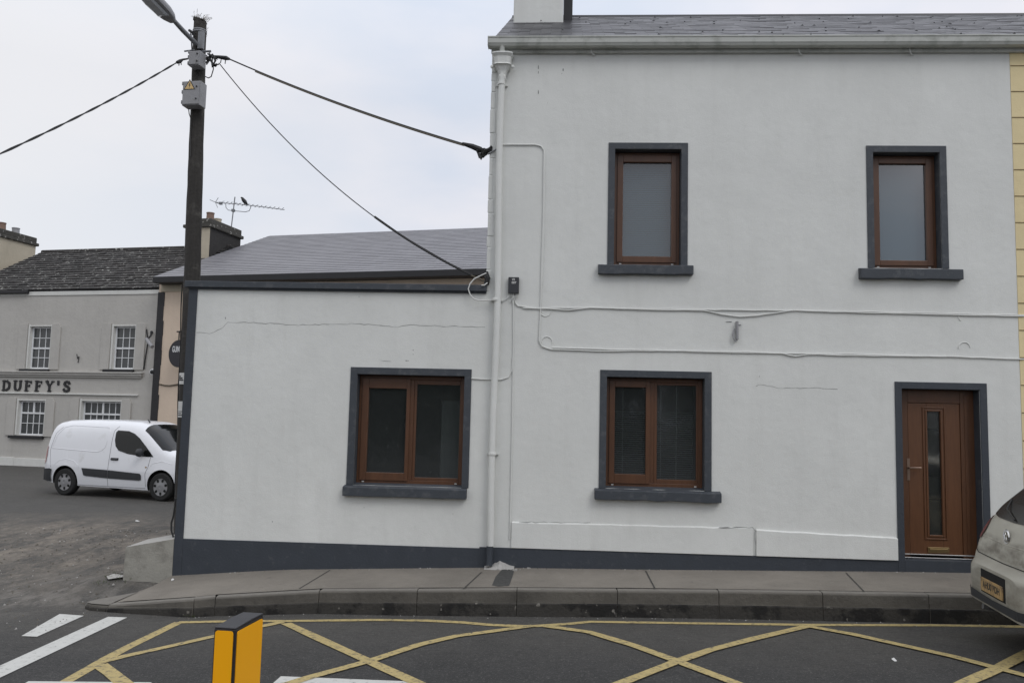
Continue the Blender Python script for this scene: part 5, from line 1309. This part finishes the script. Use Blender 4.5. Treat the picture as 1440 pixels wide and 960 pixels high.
# ---- white van
vb = Body(T=[(0, .60), (.03, .63), (.05, 1.0), (.09, 1.45), (.14, 1.66), (.22, 1.735), (.45, 1.775), (1.0, 1.80), (2.0, 1.80), (2.5, 1.775), (2.74, 1.72), (2.95, 1.60), (3.25, 1.385), (3.5, 1.21), (3.60, 1.155), (3.75, 1.11), (4.0, 1.05), (4.2, .97), (4.31, .86), (4.36, .68), (4.38, .52)],
          Mw=[(0, .74), (.06, .83), (.2, .885), (.6, .905), (3.2, .905), (3.8, .89), (4.1, .83), (4.27, .70), (4.38, .52)], zb=[(0, .34), (.25, .30), (.5, .25), (4., .22), (4.38, .26)], B=[(0, .72), (4.38, .62)], k=.125, n=5.5)
A3 = R(-13.7)
vr = onZ(91.9, 695, .045); vd = Vector((math.cos(A3), math.sin(A3), 0)); vn = Vector((-math.sin(A3), math.cos(A3), 0))
vo = vr-vd*.74+vn*.83
van = empty('parked_van', (vo.x, vo.y, G(vo.x+1.5, vo.y)+.0), 'white panel van parked in front of the pub', 'van', rz=A3)
xs = [0, .015, .03, .04, .05, .07, .09, .12, .16, .2, .26, .34, .45, .6, .8, 1., 1.3, 1.6, 2., 2.3, 2.5, 2.62, 2.74, 2.85, 2.95, 3.1, 3.25, 3.38, 3.5, 3.6, 3.7, 3.85, 4., 4.1, 4.2, 4.26, 4.31, 4.345, 4.36, 4.38]
bd = vb.mesh(fine(xs, .74, 3.47), 16, 22).build('body', [M['van_paint'], M['arch']], van); arch_cut(bd, [(.74, .33), (3.47, .33)], .375, .90)
for wx in (.74, 3.47):
    for s_ in (-1, 1): wheel(van, wx, s_*.795, .318, s_, 7)
for s_ in (-1, 1):
    b = vb.side([(2.22, 1.10), (2.12, 1.20), (2.07, 1.34), (2.05, 1.52), (2.09, 1.565), (2.40, 1.555), (2.58, 1.50), (2.75, 1.40), (3.0, 1.19), (3.22, .985), (2.9, .99), (2.48, 1.035)], .006, s_); b.build('side_window', M['vglass'], van, recalc=False)
    b = MB(); vb.side([(1.24, .665), (1.30, .50), (1.36, .485), (1.99, .455), (1.99, .645)], .012, s_, b=b); vb.side([(2.0, .645), (2.0, .455), (2.88, .44), (2.94, .46), (2.94, .56), (2.90, .60)], .012, s_, b=b); b.build('rubbing_strip', M['charcoal'], van, recalc=False)
    b = MB(); vb.sideline([(1.99, .28), (1.99, 1.55), (2.08, 1.66)], .011, 0, s_, b); vb.sideline([(3.14, .98), (3.10, .75), (3.04, .60), (3.06, .30)], .011, 0, s_, b); vb.sideline([(1.1, .27), (3.05, .27)], .012, 0, s_, b)
    vb.sideline([(.30, .64), (.22, 1.05), (.30, 1.45), (.45, 1.60)], .009, -.001, s_, b); build_each(b, 'panel_gap', M['van_line'], van, recalc=False)
    b = MB(); vb.sideline([(.26, 1.10), (1.6, 1.05), (1.72, 1.08), (1.82, 1.16), (1.86, 1.3), (1.86, 1.58), (1.80, 1.62), (.75, 1.645), (.52, 1.60), (.36, 1.42), (.27, 1.12)], .022, -.004, s_, b); vb.sideline([(.42, .72), (.55, .82), (.75, .86), (.98, .82), (1.12, .72)], .03, -.010, s_, b); vb.sideline([(3.10, .70), (3.22, .84), (3.47, .90), (3.72, .84)], .03, -.010, s_, b); build_each(b, 'pressing', M['van_paint'], van, smooth=True)
    b = MB(); b.tube([(2.05, s_*(vb.W(2.05, .90)+.02), .905), (2.24, s_*(vb.W(2.24, .90)+.02), .895)], .017, 8); b.box(2.04, 2.25, s_*(vb.W(2.1, .9)+.001)-.004, s_*(vb.W(2.1, .9)+.001)+.004, .87, .93); b.build('handle', M['charcoal'], van)
    b = MB(); vb.side([(.028, .74), (.01+.03, .96), (.055, 1.13), (.12, 1.14), (.13, .95), (.115, .78), (.07, .72)], .012, s_, b=b); b.build('tail_light', M['red'], van, recalc=False)
    b = MB(); vb.side([(3.86, .99), (3.98, .80), (4.15, .70), (4.27, .72), (4.24, .83), (4.08, .96)], .010, s_, b=b); b.build('headlight', M['lampglass'], van, recalc=False)
    b = MB(); vb.side([(3.03, .735), (3.07, .735), (3.07, .765), (3.03, .765)], .008, s_, b=b); b.build('indicator', M['gold'], van, recalc=False)
    b = MB(); y_ = s_*(vb.W(2.95, 1.0)+.13); b.lathe([(.02, -.05), (.09, -.03), (.10, .03), (.07, .06), (.01, .07)], (2.92, y_, 1.08), 'x', 14); b.tube([(2.93, s_*(vb.W(2.95, 1.0)), 1.02), (2.93, y_, 1.03)], .03, 8); b.build('mirror', M['charcoal'], van, smooth=True)
    b = MB(); vb.side([(0.001, .345), (.001, .60), (.30, .62), (.36, .60), (.32, .45), (.335, .31), (.2, .315)], .022, s_, b=b); b.build('bumper_corner', M['charcoal'], van, recalc=False)
    b = MB(); vb.side([(3.87, .60), (4.36, .58), (4.36, .30), (3.86, .25), (3.86, .40)], .022, s_, b=b); b.build('bumper_corner', M['charcoal'], van, recalc=False)
b = MB(); b.box(-.03, .0, -.76, .76, .33, .61); b.build('rear_bumper', M['charcoal'], van, bevel=.012); b = MB(); b.box(4.37, 4.42, -.56, .56, .28, .56); b.build('front_bumper', M['charcoal'], van, bevel=.015)
b = vb.top([(2.80, -.70), (2.76, -.4), (2.75, 0), (2.76, .4), (2.80, .70), (3.40, .80), (3.56, .74), (3.64, .4), (3.66, 0), (3.64, -.4), (3.56, -.74), (3.40, -.80)], .006); b.build('windscreen', M['vglass'], van, recalc=False)
b = MB(); b.tube([(2.62, -.35, 1.76), (2.56, -.36, 1.84)], [.02, .006], 6); b.build('aerial', M['charcoal'], van)

# ---- dusty silver hatchback, mostly out of frame
cb = Body(T=[(0, .70), (.02, .72), (.06, .745), (.085, .76), (.10, .86), (.13, .98), (.17, 1.08), (.20, 1.13), (.32, 1.29), (.50, 1.46), (.58, 1.515), (.75, 1.54), (1.5, 1.555), (2.1, 1.53), (2.4, 1.45), (2.75, 1.22), (3.1, 1.04), (3.25, .985), (3.7, .92), (4.0, .85), (4.13, .76), (4.2, .62)],
          Mw=[(0, .56), (.02, .63), (.07, .74), (.15, .81), (.3, .86), (.7, .895), (3.2, .895), (3.8, .84), (4.05, .72), (4.2, .50)], zb=[(0, .36), (.2, .28), (.6, .20), (3.8, .18), (4.2, .25)], B=[(0, .60), (4.2, .58)], k=.16, n=4.6)
A4 = R(-8)
CO = (3.90, -2.40)
car = empty('parked_car', (CO[0], CO[1], G(CO[0]+1, CO[1])+.004), 'dusty silver hatchback with yellow number plate parked by the brown front door', 'car', rz=A4)
xs = [0, .01, .02, .04, .06, .075, .085, .092, .10, .115, .13, .15, .17, .185, .20, .25, .34, .44, .55, .60, .64, .72, .8, 1., 1.3, 1.6, 1.9, 2.1, 2.25, 2.4, 2.55, 2.75, 2.9, 3.1, 3.25, 3.45, 3.7, 3.85, 4., 4.08, 4.13, 4.17, 4.2]
bd = cb.mesh(fine(xs, .80, 3.37), 16, 22).build('body', [M['car_paint'], M['arch']], car); arch_cut(bd, [(.80, .33), (3.37, .33)], .365, .89)
for wx in (.80, 3.37):
    for s_ in (-1, 1): wheel(car, wx, s_*.79, .316, s_, 5)
# rear-facing surface: X for a given (y,z) on the tail
def tailx(y, z):
    lo, hi = 0.0, .9
    for _ in range(28):
        md = (lo+hi)/2
        if lerp(cb.T, md) > z and cb.W(md, z) > abs(y): hi = md
        else: lo = md
    return hi
def tailpatch(poly, off, step=.05):
    b = MB(); bmx = bmesh.new(); vs = [bmx.verts.new((0, p[0], p[1])) for p in poly]; bmx.faces.new(vs)
    for ax in (1, 2):
        i = ax-1; lo = min(p[i] for p in poly); hi = max(p[i] for p in poly); k = lo+step
        while k < hi:
            co = [0, 0, 0]; co[ax] = k; no_ = [0, 0, 0]; no_[ax] = 1
            bmesh.ops.bisect_plane(bmx, geom=bmx.verts[:]+bmx.edges[:]+bmx.faces[:], plane_co=co, plane_no=no_); k += step
    bmx.verts.index_update(); o_ = [(tailx(v.co.y, v.co.z)-off, v.co.y, v.co.z) for v in bmx.verts]; fs = [tuple(v.index for v in f.verts) for f in bmx.faces]; bmx.free(); return b.add(o_, fs)
def tailline(pts, wd, off=0.):
    b = MB(); Q = []
    for a, c in zip(pts, pts[1:]):
        n = max(1, int(math.dist(a, c)/.03)); Q += [(a[0]+(c[0]-a[0])*k/n, a[1]+(c[1]-a[1])*k/n) for k in range(n)]
    Q.append(pts[-1]); b.tube([(tailx(y, z)-off, y, z) for y, z in Q], wd/2, 5); return b
tailpatch([(.73, 1.165), (.67, 1.30), (.59, 1.46), (.3, 1.485), (0, 1.49), (-.3, 1.485), (-.59, 1.46), (-.67, 1.30), (-.73, 1.165), (-.4, 1.135), (0, 1.125), (.4, 1.135)], .006).build('rear_window', M['dglass'], car, recalc=False)
b = MB(); b.tube([(tailx(.05+.0*k, 1.15)-.02, .0, 1.15), (tailx(.3, 1.2)-.022, .28, 1.22), (tailx(.45, 1.3)-.02, .42, 1.30)], .008, 6); b.build('wiper', M['black'], car)
for s_ in (-1, 1):
    tailpatch([(s_*.56, 1.0), (s_*.54, 1.06), (s_*.60, 1.12), (s_*.72, 1.125), (s_*.78, 1.07), (s_*.80, 1.0), (s_*.795, .94), (s_*.72, .91), (s_*.62, .92)], .010, .03).build('tail_light', M['redpale'], car, recalc=False)
    b = cb.side([(.62, 1.05), (.75, 1.36), (1.3, 1.42), (2.0, 1.39), (2.35, 1.30), (2.75, 1.04), (2.6, .99), (1.2, 1.0)], .005, s_); b.build('side_window', M['vglass'], car, recalc=False)
    b = MB(); cb.sideline([(1.75, .28), (1.75, 1.38)], .01, 0, s_, b); cb.sideline([(2.8, .30), (2.85, 1.0)], .01, 0, s_, b); cb.sideline([(.95, .72), (1.05, 1.0)], .01, 0, s_, b); build_each(b, 'panel_gap', M['van_line'], car, recalc=False)
    b = MB(); y_ = s_*(cb.W(2.5, 1.0)+.12); b.lathe([(.02, -.05), (.08, -.03), (.09, .03), (.01, .07)], (2.5, y_, 1.03), 'x', 14); b.tube([(2.5, s_*.85, 1.0), (2.5, y_, 1.0)], .025, 8); b.build('mirror', M['car_paint'], car, smooth=True)
    b = cb.side([(3.62, .83), (3.75, .66), (4.0, .62), (4.06, .70), (3.9, .80)], .008, s_); b.build('headlight', M['lampglass'], car, recalc=False)
tailline([(.74, .88), (.70, .80), (.62, .775), (0, .765), (-.62, .775), (-.70, .80), (-.74, .88)], .012, -.002).build('boot_gap', M['arch'], car, recalc=False)
tailline([(.60, .94), (0, .925), (-.60, .94)], .016, -.004).build('boot_crease', M['car_paint'], car, recalc=False)
# bumper with plate recess
b = tailpatch([(.66, .40), (.66, .30+.08), (-.66, .38), (-.66, .46), (0, .44), (.66, .46)], .012); b.build('bumper_trim', M['charcoal'], car, recalc=False)
b = MB(); zz0, zz1 = .475, .66
x_ = tailx(0, .57)
b.box(x_-.004, x_+.03, -.29, .29, zz0-.01, zz1+.012); b.build('plate_recess', M['arch'], car, bevel=.004)
b = MB(); b.box(x_-.016, x_-.006, -.26, .26, zz0+.008, zz0+.125); pl = b.build('number_plate', M['plate'], car, bevel=.002)
text_mesh('AHU0 BDH', .082, 'lettering', M['plate_ink'], pl, Matrix.Translation((x_-.0165, 0, zz0+.068))@Matrix.Rotation(R(-90), 4, 'Z')@FACE, .0006, offset=.003)
b = MB(); xb_ = tailx(0, 1.0); 
for rr2, mi in ((.062, 0),):
    b.lathe([(rr2, -.010), (rr2+.006, 0), (rr2, .004), (rr2-.014, 0), (rr2-.014, -.008), (rr2, -.010)], (xb_-.012, 0, 1.0), 'x', 28, closed=True)
def bar(p, q): b.tube([(xb_-.020, p[0], 1.0+p[1]), (xb_-.020, q[0], 1.0+q[1])], .005, 6)
bar((-.022, .045), (0, .004)); bar((.022, .045), (0, .004)); bar((-.048, .022), (-.020, -.045)); bar((.048, .022), (.020, -.045)); bar((-.020, -.045), (0, -.004)); bar((.020, -.045), (0, -.004))
b.build('badge', M['chrome'], car, smooth=True)
b = MB(); b.tube([(.06, .45, .30), (.30, .45, .27)], .03, 10); b.build('exhaust', M['galv'], car)
tailpatch([(.58, 1.478), (.5, 1.512), (-.5, 1.512), (-.58, 1.478)], .02).build('roof_spoiler', M['car_paint'], car, recalc=False)
tailpatch([(.74, .70), (.74, .60), (.66, .58), (.64, .68)], .004, .03).build('reflector', M['redpale'], car, recalc=False)

# ================================================================== litter, weeds and chips on the ground
r = random.Random(77)
for px, py in ((38+152, 732), (283, 815), (190, 733)):
    pass
for i, (px, py, lab) in enumerate(((192.5, 733, 'white scrap of litter lying on the brown yard ground near the van'), (1257, 929, 'tiny white scrap lying on the road inside the yellow box markings'), (243, 816, 'tiny white scrap beside the concrete block'))):
    p = onG(px, py, .0) if i != 2 else onpath(px, py, 0)
    b = MB(); s_ = (.045, .022, .02)[i]; n = 7
    b.add([(p.x+s_*math.cos(a)*r.uniform(.6, 1.3), p.y+s_*math.sin(a)*r.uniform(.6, 1.6), p.z+r.uniform(.004, .02)) for a in [k*2*math.pi/n for k in range(n)]]+[(p.x, p.y, p.z+.03)], [(k, (k+1) % n, n) for k in range(n)])
    o = b.build('litter', M['paper'], recalc=False); tag(o, lab, 'litter')
b = MB()
for k in range(1100):
    t = r.random(); x = -5.2+11*r.random(); kind = r.random()
    if kind < .25: y = lerp(KY, x)-.03-abs(r.gauss(0, .05)); z = G(x, y)+.006
    elif kind < .35: y = -abs(r.gauss(0, .03))-.02; z = lerp(ZW, x)
    else: x = r.uniform(-9, -4.9); y = r.uniform(-2.2, 4); z = G(x, y)+.004
    s_ = r.uniform(.004, .014) if kind < .35 else r.uniform(.006, .024); a = r.random()*3
    b.add([(x+s_*math.cos(a+q*2.1)*r.uniform(.6, 1.2), y+s_*math.sin(a+q*2.1)*r.uniform(.6, 1.2), z-.002) for q in range(3)]+[(x, y, z+s_*.8)], [(0, 1, 3), (1, 2, 3), (2, 0, 3)], 0 if r.random() < .75 else 1)
o = b.build('gravel', [pm('gravel', (.13, .12, .10), .95, .4, 30), M['conc_light']], recalc=False); tag(o, 'loose grit and chips along kerb, wall foot and yard', 'gravel', kind='stuff')
b = MB()
for k in range(70):
    x, y = (onG(272+r.uniform(-8, 8), 864).x, 0) if k < 26 else (r.uniform(-5.2, -4.6), 0)
    y = lerp(KY, x)-.015 if k < 26 else r.uniform(-.12, -.02)*0+onG(150, 812).y+r.uniform(-.2, .2)
    if k >= 26: x = onG(165+r.uniform(-22, 30), 812).x
    z = G(x, y)+.004
    for q in range(3):
        a = r.random()*6.28; l_ = r.uniform(.015, .04); b.add([(x, y, z), (x+.004, y+.003, z), (x+l_*.5*math.cos(a), y+l_*.5*math.sin(a), z+l_)], [(0, 1, 2)])
o = b.build('grass', M['leaf'], recalc=False); tag(o, 'small green tufts growing in kerb gaps', 'weeds', kind='stuff')

# ================================================================== dark trees across the road, seen only in the glass
b = MB(); r = random.Random(31)
for k in range(26):
    cx_, cy_ = -34+k*2.7+r.uniform(-1, 1), -34+r.uniform(-3, 3); h_ = r.uniform(5.2, 8.2)
    b.tube([(cx_, cy_, -.2), (cx_+.2, cy_, h_*.6)], [.22, .10], 6, 1)
    for q in range(520):
        p = Vector((r.gauss(0, 1), r.gauss(0, 1), r.gauss(0, .8))); p = p.normalized()*r.random()**.4; p = Vector((cx_+p.x*2.1, cy_+p.y*2, h_*.5+p.z*h_*.5)); s_ = .55
        b.add([p+Vector((r.uniform(-s_, s_), r.uniform(-s_, s_), r.uniform(-s_, s_))) for _ in range(3)], [(0, 1, 2)])
o = b.build('woodland', [M['far_leaf'], M['pole']], recalc=False); tag(o, 'dark trees reflected in the lower window glass', 'trees', kind='stuff')
